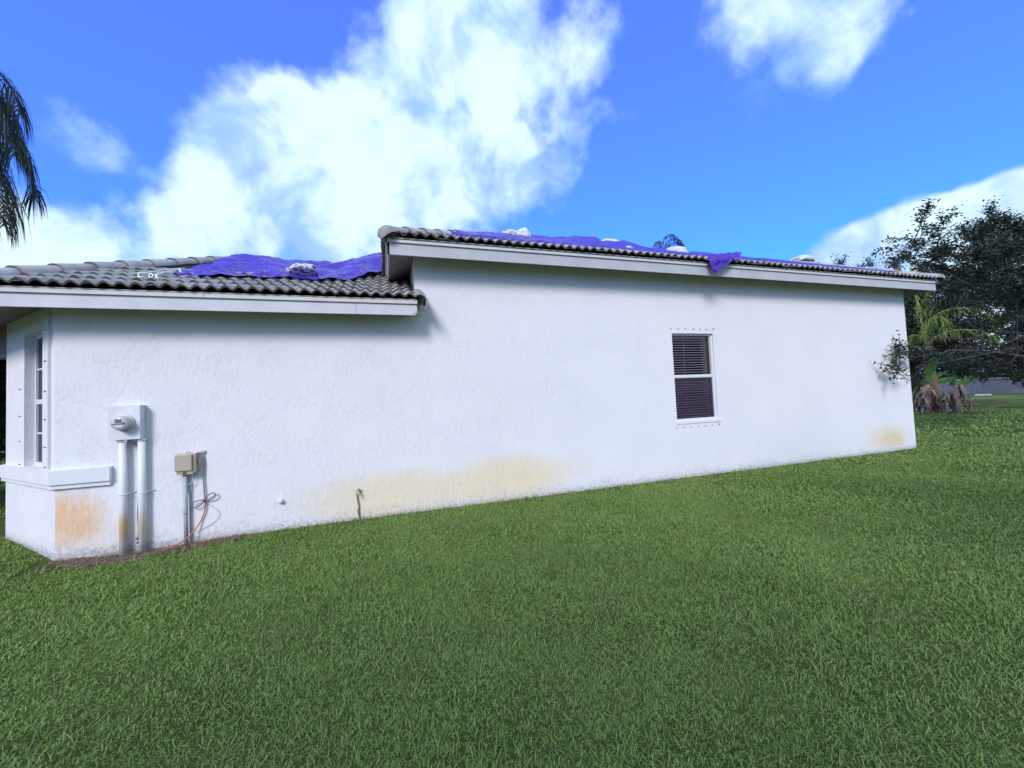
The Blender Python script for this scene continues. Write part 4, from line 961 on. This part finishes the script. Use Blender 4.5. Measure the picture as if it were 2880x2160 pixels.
def big_tree():
    T = Vector((20.4, .9, 0)); root = thing('broadleaf_tree', T, 'dark small-leaved tree whose branches reach over the right end of the house', 'tree')
    crown_base = T+Vector((0, 0, 2.1))
    tr = MB(); tr.tube([T+Vector((0,0,-.2)), T+Vector((.05,.0,1)), crown_base], [.26,.20,.17], 10)
    tr.build('trunk', BARK, root)
    tips = []
    for (px, py, y) in [(2510,1034,-.30),(2532,1000,-.30),(2556,978,-.30),(2580,1005,-.30),(2590,975,-.30),(2560,1016,-.30),(2590,1030,-.30),(2494,730,.2),(2510,690,.4),(2545,668,.6),(2590,645,.9),(2640,640,1.0),(2700,622,1.2),(2745,592,1.4),(2780,635,1.3),(2830,620,1.6),(2870,640,1.8),
                        (2608,795,-.1),(2650,830,.6),(2620,740,.8),(2660,700,1.0),(2700,760,.6),(2720,680,1.4),(2760,720,.9),(2740,840,1.2),(2800,780,1.6),(2850,720,1.3),(2870,820,.9),(2820,870,1.7),(2860,930,1.0),
                        (2780,920,1.9),(2700,900,2.2),(2650,940,1.8),(2600,1000,.8),(2680,1000,1.2),(2740,985,.7),(2800,1010,.9),(2860,1025,.6),(2570,1020,-.2),(2640,860,2.6),(2760,650,2.2),(2850,660,2.6),(2700,800,2.9),(2790,960,2.6),
                        (2830,800,-.4),(2880,880,-.8),(2860,760,-.6),(2690,930,-.3),(2770,880,-.5),(2590,900,2.8),(2620,850,3.2),(2740,1040,.2),(2850,1050,.4)]:
        tips.append(at(px, py, y))
    rr = random.Random(5)
    for i in range(22):     # rest of the crown, beyond the right of the picture
        a = rr.uniform(-1.9, 1.9); ra = rr.uniform(3, 6.0); tips.append(T+Vector((math.cos(a)*ra, math.sin(a)*ra, rr.uniform(2.5, 7.5))))
    C = []; limbs = MB(); nlb = 0; r2 = np.random.default_rng(11)
    for i, tp_ in enumerate(tips):
        st = crown_base + Vector((rr.uniform(-.3,.1), rr.uniform(-.3,.3), rr.uniform(-.4, 2.2)))
        if tp_.z < 3: st.z = min(st.z, 2.3)
        P_ = limb_pts(st, tp_, .25, .9, 10, i); L = (tp_-st).length
        pu = tp_-Vector((0, CY, CZ)); uu, vv = 1440+FPX*pu.dot(rt)/pu.dot(fw), 1080-FPX*pu.dot(up)/pu.dot(fw)
        if ((uu-2690)/150)**2+((vv-905)/80)**2 < 1: continue
        cross = 0
        for p in P_[3:9]:
            pu = p-Vector((0, CY, CZ)); uu, vv = 1440+FPX*pu.dot(rt)/pu.dot(fw), 1080-FPX*pu.dot(up)/pu.dot(fw)
            cross += ((uu-2690)/160)**2+((vv-900)/85)**2 < 1
        if cross and i > 7 and rr.random() < .7: continue
        limbs.tube(P_, [max(.005, (.020 if cross else .045)*(1-t/10.5)) for t in range(11)], 5, False)
        # twigs
        lowl = tp_.z < 2.9
        ntw = 7 if i < 7 else 26
        for q in range(ntw):
            t = rr.uniform(.35, 1.0)**(.7 if i > 6 else .12); idx_ = min(9, int(t*10)); p = P_[idx_].lerp(P_[idx_+1], t*10-idx_ if t < 1 else 1)
            back = (P_[max(idx_-1,0)]-p).normalized()*-1
            dr = (back*rr.uniform(.2,1.0)+Vector((rr.gauss(0,.6), rr.gauss(0,.6), rr.gauss(.10,.45)))).normalized(); tl_ = rr.uniform(.25, .65)*(.5 if i < 7 else 1)
            e_ = p+dr*tl_
            pu = e_-Vector((0, CY, CZ)); uu, vv = 1440+FPX*pu.dot(rt)/pu.dot(fw), 1080-FPX*pu.dot(up)/pu.dot(fw)
            if ((uu-2690)/170)**2+((vv-905)/95)**2 < 1 and rr.random() < .85: continue
            limbs.tube([p, p.lerp(e_, .5)+Vector((0,0,.02)), e_], [.007,.005,.003], 3, False)
            nl = int(rr.uniform(38, 66)*(.42 if i < 7 else 1)*(1.2 if i > 14 else 1))
            ts = r2.random(nl)**.8; sp = .03+.05*ts[:, None]
            base_ = np.array(p)[None]+(np.array(e_)-np.array(p))[None]*ts[:, None]
            C.append(base_+r2.normal(size=(nl, 3))*sp)
    C = np.concatenate(C)
    # a gap in the crown, where the palm behind shows through
    D = C-np.array([0, CY, CZ]); zc = D@np.array(fw); u_ = 1440+FPX*(D@np.array(rt))/zc; v_ = 1080-FPX*(D@np.array(up))/zc
    q_ = ((u_-2690)/155)**2+((v_-905)/85)**2+.35*np.sin(u_*.045)*np.cos(v_*.06); q2 = ((u_-2600)/55)**2+((v_-890)/90)**2
    keep_ = ((q_ > 1) & (q2 > 1)) | (r2.random(len(C)) < .10) | (u_ > 2990)
    C = C[keep_]; print('tree leaves', len(C))
    limbs.build('branches', BARK, root)
    leaves(C, .105, .042, 'crown', leafmat('dark_leaf', (.014,.022,.016), (.030,.045,.026), (.05,.06,.04), .18, .4, .4), root, seed=3)
big_tree()

def back_tree():
    T = Vector((33, 10.5, 0)); root = thing('broadleaf_tree', T, 'dark broad tree standing on the far lawn behind the coconut palm', 'tree')
    tr = MB(); tr.tube([T+Vector((0,0,-.2)), T+Vector((.1,.1,1.5)), T+Vector((.1,0,2.8))], [.3,.24,.2], 10); tr.build('trunk', BARK, root)
    rr = random.Random(8); r2 = np.random.default_rng(21); limbs = MB(); C = []
    for i in range(85):
        a = rr.uniform(0, 6.28); ra = rr.uniform(1, 6.5); tp_ = T+Vector((math.cos(a)*ra*.8, math.sin(a)*ra, rr.uniform(2.6, 8.5-.3*ra))); P_ = limb_pts(T+Vector((0,0,2.6)), tp_, .2, .8, 6, i)
        limbs.tube(P_, [.09-.013*t for t in range(7)], 5, False)
        for q in range(9):
            e_ = tp_+Vector((rr.gauss(0,.7), rr.gauss(0,.7), rr.gauss(0,.45))); limbs.tube([P_[-2], e_], [.012,.006], 3, False)
            C.append(np.array(e_)+r2.normal(size=(100, 3))*np.array([.34,.34,.22]))
    limbs.build('branches', BARK, root); leaves(np.concatenate(C), .20, .085, 'crown', bpy.data.materials['dark_leaf'], root, seed=4)
back_tree()

def frond(mbuf, P, leaf_len, n_leaf, droop, wl=.028, spread=1.0, seed=0, taper=True, sidev=None, wv=1.0, gap=.12):
    """P control points of the rachis; adds rachis tube and hanging leaflets"""
    rr = random.Random(seed); Q = catmull(P, 7); N = len(Q)
    mbuf['r'].tube(Q, [max(.006, .028*(1-i/N)) for i in range(N)], 5, False)
    for i in range(n_leaf):
        t = gap+(1-gap)*i/n_leaf; f = t*(N-1); k = int(f); p = Q[k].lerp(Q[min(k+1, N-1)], f-k); tg = (Q[min(k+1, N-1)]-Q[max(k-1, 0)]).normalized()
        side = tg.cross(Vector((0,0,1))); side = side.normalized() if side.length > .15 else (sidev or Vector((1,0,0)))
        for sgn in (-1, 1):
            l = leaf_len*(math.sin(math.pi*min(1, .15+.8*t))**.6)*rr.uniform(.8,1.1)
            out = (side*sgn*spread*rr.uniform(.7,1.2)+tg*rr.uniform(.4,.9)+Vector((rr.gauss(0,.12), rr.gauss(0,.12), rr.uniform(-.1,.35)))).normalized()
            a = p; dv = out*l; g_ = Vector((0,0,-droop*l))
            pts_ = [a, a+dv*.33+g_*.10, a+dv*.66*(1-.2*droop)+g_*.45, a+dv*(1-.35*droop)+g_*1.0]
            wd_ = tg.cross(dv).cross(dv); wdir = tg.lerp(Vector((rr.gauss(0,1), rr.gauss(0,1), rr.gauss(0,1))), .3); wdir = (wdir-dv.normalized()*wdir.dot(dv.normalized())).normalized()
            ws = [wl*.6, wl, wl*.8, .002]
            vs = []
            for pp_, w2 in zip(pts_, ws): vs += [pp_-wdir*w2/2, pp_+wdir*w2/2]
            kk = len(mbuf['l'].v); mbuf['l'].add(vs, [(0,1,3,2),(2,3,5,4),(4,5,7,6)]); 
            mbuf['a'] += [rr.random()]*8
def palm(name_label, base, top, fronds, m_leaf, trunk_r=.14, label='', trunk_m=None, group=None, leaf=(.6, 44, .9, .03, 1.0), nm='palm_tree'):
    root = thing(nm, base, label, 'palm tree', group)
    b = Vector(base); t = Vector(top)
    tk = MB(); P_ = [b+Vector((0,0,-.2))]+[b.lerp(t, i/12)+Vector((.05*math.sin(i*.5), 0, 0)) for i in range(1, 13)]
    tk.tube(P_, [trunk_r*(1.25-.35*i/12)*(1+.05*(i % 2)) for i in range(13)], 12); tk.build('trunk', trunk_m or BARK, root)
    for i, P in enumerate(fronds):
        buf = {'r': MB(), 'l': MB(), 'a': []}
        frond(buf, P, leaf[0], leaf[1], leaf[2], leaf[3], leaf[4], seed=i+len(fronds)*7)
        l_ = buf['l']; kk = len(l_.v)
        l_.v += buf['r'].v; l_.f += [tuple(q+kk for q in f) for f in buf['r'].f]; l_.sm += buf['r'].sm
        me = l_.mesh('frond'); vattr(me, 'rnd', buf['a']+[.2]*len(buf['r'].v)); link('frond', me, m_leaf, root)
    return root
QUEEN = leafmat('queen_palm_leaf', (.022,.030,.022), (.050,.060,.042), None, .15, .5, .25)
c_ = Vector((-9.6, 4.0, 7.4))
fr = [[c_, (-8.4,3.9,8.05), (-7.2,3.9,8.12), (-6.75,3.9,7.75), (-6.42,3.9,7.15), (-6.30,3.9,6.55)],
      [c_, (-8.6,4.2,7.6), (-7.5,4.3,7.45), (-6.95,4.3,6.9), (-6.80,4.3,6.0), (-6.76,4.3,5.25)],
      [c_, (-8.7,4.6,7.9), (-7.8,5.0,7.9), (-7.15,5.2,7.5), (-6.95,5.3,6.7), (-6.9,5.3,6.2)],
      [c_, (-8.6,3.6,8.0), (-7.6,3.5,8.1), (-7.0,3.5,7.6), (-6.75,3.5,7.0)], [c_, (-8.6,4.4,7.3), (-7.7,4.6,7.2), (-7.15,4.7,6.7), (-7.0,4.7,5.9), (-6.98,4.7,5.3)], [c_, (-8.5,4.1,8.2), (-7.4,4.2,8.45), (-6.85,4.2,8.3), (-6.5,4.2,7.8), (-6.4,4.2,7.4)],
      [c_, (-9.0,3.2,8.2), (-8.4,2.2,8.3), (-8.0,1.2,7.6), (-7.9,.9,6.6)], [c_, (-8.6,4.0,7.2), (-7.6,4.0,6.9), (-7.05,4.0,6.2), (-6.95,4.0,5.2), (-6.95,4.0,4.7)], [c_, (-8.6,3.8,7.9), (-7.6,3.8,7.9), (-7.0,3.8,7.4), (-6.7,3.8,6.7), (-6.62,3.8,6.1)], [c_, (-8.4,4.4,8.2), (-7.5,4.5,8.3), (-7.0,4.5,8.0), (-6.75,4.5,7.3), (-6.7,4.5,6.7)],
      [c_, (-9.5,5.2,8.3), (-9.4,6.4,8.0), (-9.3,7.2,7.0)], [c_, (-10.8,4.1,8.3), (-12.0,4.2,8.0), (-12.8,4.2,6.9)],
      [c_, (-10.4,3.1,8.3), (-11.2,2.2,8.0), (-11.8,1.6,6.9)], [c_, (-10.4,5.0,8.3), (-11.3,5.9,8.0), (-11.8,6.6,6.9)], [c_, (-9.3,4.1,9.0), (-8.6,4.1,9.5), (-7.9,4.1,9.3), (-7.5,4.1,8.7)]]
fr = [[Vector(q)+Vector((-.30,0,.24)) for q in P] for P in fr]
palm('', (-10.02,4.0,0), (-10.02,4.0,7.52), fr, QUEEN, .16, 'tall palm at the left edge with long drooping fronds above the lower roof', leaf=(.85, 95, 1.15, .022, .65))
# palm seen over the upper roof
RP = leafmat('far_palm_leaf', (.035,.045,.030), (.07,.08,.05), None, .15)
c_ = at(1862, 712, 12.0)
fr = [[c_, c_+Vector((.5,.0,.75)), c_+Vector((1.15,0,.85)), c_+Vector((1.6,0,.35))], [c_, c_+Vector((.4,.2,.95)), c_+Vector((.95,.3,1.25)), c_+Vector((1.5,.3,.95))], [c_, c_+Vector((.3,-.2,.4)), c_+Vector((.9,-.3,.55)), c_+Vector((1.3,-.3,.2))],
      [c_, c_+Vector((-.5,.5,.4)), c_+Vector((-1.1,.9,.1))], [c_, c_+Vector((-.6,-.5,.4)), c_+Vector((-1.2,-.9,-.1))], [c_, c_+Vector((0,1,.5)), c_+Vector((0,2,.1))]]
palm('', (c_.x, c_.y, 0), c_, fr, RP, .15, 'distant palm whose feathery crown just shows over the middle of the upper roof', leaf=(.42, 34, .8, .035, .8))
c_ = at(2425, 768, 14.0)
fr = [[c_, c_+Vector((.1,0,.25)), c_+Vector((.25,0,.75))], [c_, c_+Vector((.15,0,.3)), c_+Vector((.55,0,.7))], [c_, c_+Vector((.3,0,.25)), c_+Vector((.9,0,.55))], [c_, c_+Vector((-.2,0,.3)), c_+Vector((-.5,0,.65))], [c_, c_+Vector((-.6,0,.3)), c_+Vector((-1.4,0,.5))], [c_, c_+Vector((0,.8,.3)), c_+Vector((0,1.6,.1))]]
palm('', (c_.x, c_.y, 0), c_, fr, RP, .15, 'distant palm with only thin frond tips showing over the right end of the roof', leaf=(.30, 14, .1, .022, .25))
# young coconut palm beyond the corner of the house
COCO = leafmat('coconut_leaf', (.20,.28,.06), (.44,.50,.13), (.55,.50,.20), .45, .45)
Y0 = 6.3
c_ = at(2608, 975, Y0)
def af(*q): return [c_]+[at(a, b, Y0+d) for a, b, d in q]
fr = [af((2596,920,.2),(2584,860,.3),(2574,815,.4)), af((2616,905,.1),(2660,872,.0),(2725,868,-.2),(2780,892,-.4),(2814,925,-.5)), af((2630,950,-.3),(2675,930,-.8),(2735,928,-1.1),(2792,945,-1.3),(2820,975,-1.4)),
      af((2612,925,-.5),(2628,895,-.9),(2652,900,-1.1),(2668,935,-1.3)), af((2594,950,.4),(2570,945,.7),(2548,980,.9)), af((2616,885,.9),(2650,838,1.5),(2700,830,1.8),(2745,850,1.9)), af((2604,900,1.0),(2604,850,1.8),(2612,815,2.3))]
palm('', (at(2625,1100,Y0).x, Y0, 0), c_, fr, COCO, .20, 'young coconut palm with yellow-green fronds past the right corner of the house', noisy('palm_fibre', (.17,.10,.07), (.30,.19,.14), 10, .9, .1, .9, .03, 30), leaf=(.80, 30, .85, .030, .50))
# dead brown frond skirt
sk = MB(); rr = random.Random(4)
# banana clumps: dry brown sheaths and a few green blades
def banana(base, label, blades, hgt, seed):
    rr = random.Random(seed); root = thing('banana_plant', base, label, 'banana plant', 'banana plants past the house corner'); b = Vector(base)
    DRY = bpy.data.materials.get('dry_banana') or noisy('dry_banana', (.20,.125,.11), (.42,.30,.27), 5, .8, .15, .6, .02, 22)
    GRN = bpy.data.materials.get('banana_green') or noisy('banana_green', (.045,.125,.03), (.09,.19,.05), 2, .4, .4, .3, .01, 18)
    st = MB(); st.tube([b+Vector((0,0,-.1)), b+Vector((.05,0,hgt*.5)), b+Vector((.1,0,hgt))], [.14,.11,.08], 12); st.build('stem', DRY, root)
    for i in range(30):
        a = rr.uniform(0, 6.28); z0 = rr.uniform(.15, hgt); L = rr.uniform(.3, .8); w_ = rr.uniform(.05, .14)
        d = Vector((math.cos(a), math.sin(a), 0)); s_ = Vector((-d.y, d.x, 0)); p0 = b+d*.12+Vector((0,0,z0))
        pts_ = [p0, p0+d*.16+Vector((0,0,.05)), p0+d*(.22+rr.uniform(0,.2))+Vector((0,0,-L*.45)), p0+d*(.20+rr.uniform(0,.25))+Vector((0,0,-min(L, z0-.02)))]
        vs = []
        for q, ww in zip(pts_, (.5, 1, .9, .35)): 
            j = Vector((rr.gauss(0,.03), rr.gauss(0,.03), 0)); vs += [q-s_*w_*ww/2+j, q+d*.03, q+s_*w_*ww/2+j]
        MB().add(vs, [(0,1,4,3),(1,2,5,4),(3,4,7,6),(4,5,8,7),(6,7,10,9),(7,8,11,10)], True).build('dry_leaf', DRY, root)
    for (dx, dz, bend, L, w_) in blades:
        p0 = b+Vector((.1,0,hgt*.9)); vs = []; fs = []; K = 12
        for i in range(K+1):
            t = i/K; q = p0+Vector((dx*t*L+bend*t*t*L, rr.uniform(-.01,.01)-.35*t*t*L, dz*L*(t-.35*t*t*abs(dx+bend))))
            tn = Vector((dx+2*bend*t, -.7*t, dz*(1-.7*t*abs(dx+bend)))).normalized(); s_ = tn.cross(Vector((.35, 1, .25))).normalized()
            ww = w_*max(0, math.sin(math.pi*max(0, (t-.22)/.78))**.55) + .025
            vs += [q-s_*ww/2+Vector((0,.04*ww,0)), q+Vector((0,-.05*ww,0)), q+s_*ww/2+Vector((0,.04*ww,0))]
        for i in range(K): fs += [(i*3,i*3+1,i*3+4,i*3+3),(i*3+1,i*3+2,i*3+5,i*3+4)]
        MB().add(vs, fs, True).build('green_leaf', GRN, root)
def gnd(px, py):
    d = ray(px, py); t = -CZ/d.z; return (d.x*t, d.y*t+CY, 0)
banana(gnd(2612,1160), 'banana plant with dry brown leaf bases and one tall green leaf nearest the house', [(.02,1,.0,1.7,.5),(-.8,.55,-.2,1.2,.28),(.85,.5,.25,1.3,.26),(.45,.9,.3,1.2,.26)], 1.35, 1)
banana(gnd(2690,1161), 'shorter banana plant with ragged brown stem right of the tall-leaved one', [(.6,.65,.2,1.0,.36),(-.5,.7,-.3,1.0,.36)], 1.25, 2)
banana(gnd(2580,1158), 'banana plant partly hidden by the right corner of the house', [(.4,.8,.2,1.0,.35),(-.3,.9,-.1,1.1,.35)], .7, 3)
def shrub(base, r, h, n, m, label, seed, nm='shrub', cat='shrub', leaf=(.14,.06)):
    root = thing(nm, base, label, cat); r2 = np.random.default_rng(seed); b = np.array(base)
    st = MB(); C = []
    for i in range(14):
        a = r2.uniform(0, 6.28); e_ = b+np.array([math.cos(a)*r*r2.uniform(.3,1), math.sin(a)*r*r2.uniform(.3,1), h*r2.uniform(.4,1)])
        st.tube([Vector(b), Vector((b+e_)/2)+Vector((0,0,.1)), Vector(e_)], [.03,.018,.008], 5, False)
        C.append(e_+r2.normal(size=(n//14, 3))*np.array([r*.30, r*.30, h*.18]))
    C = np.concatenate(C); C[:, 2] = np.maximum(C[:, 2], .03)
    st.build('stems', BARK, root); leaves(C, leaf[0], leaf[1], 'crown', m, root, seed=seed)
SHR = leafmat('shrub_leaf', (.035,.075,.02), (.07,.13,.035), (.12,.13,.04), .3)
SHD = leafmat('dark_shrub_leaf', (.015,.030,.016), (.035,.055,.025), None, .2)
shrub(tuple(Vector(gnd(2583,1128))), .9, 1.3, 2600, SHR, 'leafy green shrub low against the right corner of the house', 31)
shrub((-8.3, 4.2, 0), 1.5, 3.1, 26000, SHD, 'dark overgrown shrub left of the bay window', 32, leaf=(.28,.045))
shrub((-9.8, 1.9, 0), 1.3, 1.5, 9000, SHD, 'low dark shrub in the shade at the left edge of the lawn', 33, leaf=(.2,.05))

shrub(tuple(Vector(gnd(2650,1150))), .7, .55, 900, SHR, 'low leafy plants between the two banana stems', 36, nm='low_plant', cat='plant', leaf=(.22,.07))
def added_shade_tree(pos_, seed, label):  # unseen tree added behind the camera to cast soft shade on the lawn
    T = Vector(pos_); root = thing('broadleaf_tree', T, label, 'tree')
    tr = MB(); tr.tube([T+Vector((0,0,-.2)), T+Vector((.1,0,1.5)), T+Vector((0,.1,2.8))], [.2,.16,.13], 10); tr.build('trunk', BARK, root)
    rr = random.Random(seed); r2 = np.random.default_rng(seed+26); limbs = MB(); C = []
    for i in range(60):
        a = rr.uniform(0, 6.28); ra = 3.1*rr.random()**.5; tp_ = T+Vector((math.cos(a)*ra, math.sin(a)*ra, rr.uniform(2.9, 6.1-.4*ra))); P_ = limb_pts(T+Vector((0,0,2.6)), tp_, .2, .8, 6, i)
        limbs.tube(P_, [.05-.007*t for t in range(7)], 5, False); C.append(np.array(tp_)+r2.normal(size=(260, 3))*np.array([.42,.42,.3]))
    limbs.build('branches', BARK, root); leaves(np.concatenate(C), .15, .065, 'crown', bpy.data.materials['dark_leaf'], root, seed=14)
added_shade_tree((4.2, -10.8, 0), 15, 'unseen tree added behind the viewpoint to shade the right side of the lawn')
added_shade_tree((-4.4, -12.0, 0), 16, 'unseen tree added behind the viewpoint to shade the near middle of the lawn')
# mulch beds, fallen branch, pale slab, boundary wall, trees beyond
MU_M = noisy('mulch', (.045,.035,.035), (.09,.07,.06), 8, .95, .05, 1, .04, 14)
def bed(c, rx, ry, seed):
    mb = MB(); N = 40; vs = [(c[0], c[1], .05)]; 
    for i in range(N):
        a = 2*math.pi*i/N; q = 1+.1*math.sin(a*3+seed)+.06*math.sin(a*7+seed); vs.append((c[0]+rx*q*math.cos(a), c[1]+ry*q*math.sin(a), .006))
    mb.add(vs, [(0, i+1, (i+1) % N+1) for i in range(N)], True); o = mb.build('mulch_bed', MU_M); tag(o, None, None, kind='structure')
g1 = gnd(2650,1162); bed(g1, 1.9, 1.7, 1); g2 = gnd(2875,1148); bed((g2[0]+.8, g2[1], 0), 1.2, 1.0, 2)
fbp = Vector(gnd(2700,1146)); fb_ = MB()
fb_.tube([fbp+Vector((-1.8,.1,.05)), fbp+Vector((-.3,0,.08)), fbp+Vector((.9,-.3,.10)), fbp+Vector((1.9,-1.0,.22))], [.06,.055,.04,.02], 7)
for (t, d) in ((-.1,(.3,.2,.35)),(.7,(.5,-.2,.4)),(1.1,(.5,.1,.3)),(-1,(-.2,.3,.25)),(1.5,(.4,-.6,.25))): 
    q = fbp+Vector((t,-.1,.08)); fb_.tube([q, q+Vector(d)*.6, q+Vector(d)], [.03,.02,.01], 5)
tag(fb_.build('fallen_branch', BARK), 'dark fallen branch lying on the far lawn behind the banana plants', 'branch')
sb = Vector(gnd(2765,1112)); 
MB_ = MB().box((sb.x-.3, sb.y-.42, 0), (sb.x+.3, sb.y+.42, .10), .02)
tag(MB_.build('concrete_slab', noisy('pale_concrete', (.62,.62,.66), (.7,.7,.72), 5)), 'pale concrete slab lying on the lawn before the far boundary wall', 'slab')
bw_ = thing('boundary_wall', (57.6, 15, 0), 'long plain grey boundary wall at the far end of the lawn', 'wall')
MB().box((57.5, -60, -.2), (57.75, 120, 1.42)).build('wall_face', noisy('grey_render', (.17,.165,.20), (.22,.215,.25), .6, .9, .1, .3, .02, 3), bw_)
MB().box((57.42, -60, 1.42), (57.83, 120, 1.54)).build('coping', noisy('coping', (.30,.29,.33), (.36,.35,.38), .8), bw_)
# mass of trees beyond the wall
r2 = np.random.default_rng(77); C = []
for i in range(70):
    cx_ = r2.uniform(62, 78); cy_ = r2.uniform(-30, 60); hh = r2.uniform(3.0, 6.5)
    C.append(np.array([cx_, cy_, hh*.5])+r2.normal(size=(380, 3))*np.array([2.0, 2.2, hh*.28]))
C = np.concatenate(C); C[:, 2] = np.maximum(C[:, 2], .2)
o = leaves(C, .9, .5, 'distant_trees', leafmat('distant_leaf', (.025,.04,.02), (.05,.075,.03), None, .2), None, seed=9)
tag(o, 'mass of dark green trees beyond the far boundary wall', 'trees', kind='stuff')
tt = Vector(gnd(2871, 1110)); tr = thing('tree_trunk', (50.0, 9.6, 0), 'dark bare tree trunk standing before the boundary wall at the right edge', 'tree')
MB().tube([(50.0,9.6,-.1),(50.0,9.6,2),(50.2,9.7,5)], [.5,.36,.3], 10).build('trunk', BARK, tr)
C = np.array([50.2,9.7,6.5])+r2.normal(size=(2500,3))*np.array([2.2,2.2,1.2])
leaves(C, .35, .2, 'crown', leafmat('far_leaf', (.02,.035,.018), (.04,.06,.03), None, .2), tr, seed=10)

for o in list(bpy.data.objects):
    if '_w' in o: del o['_w']
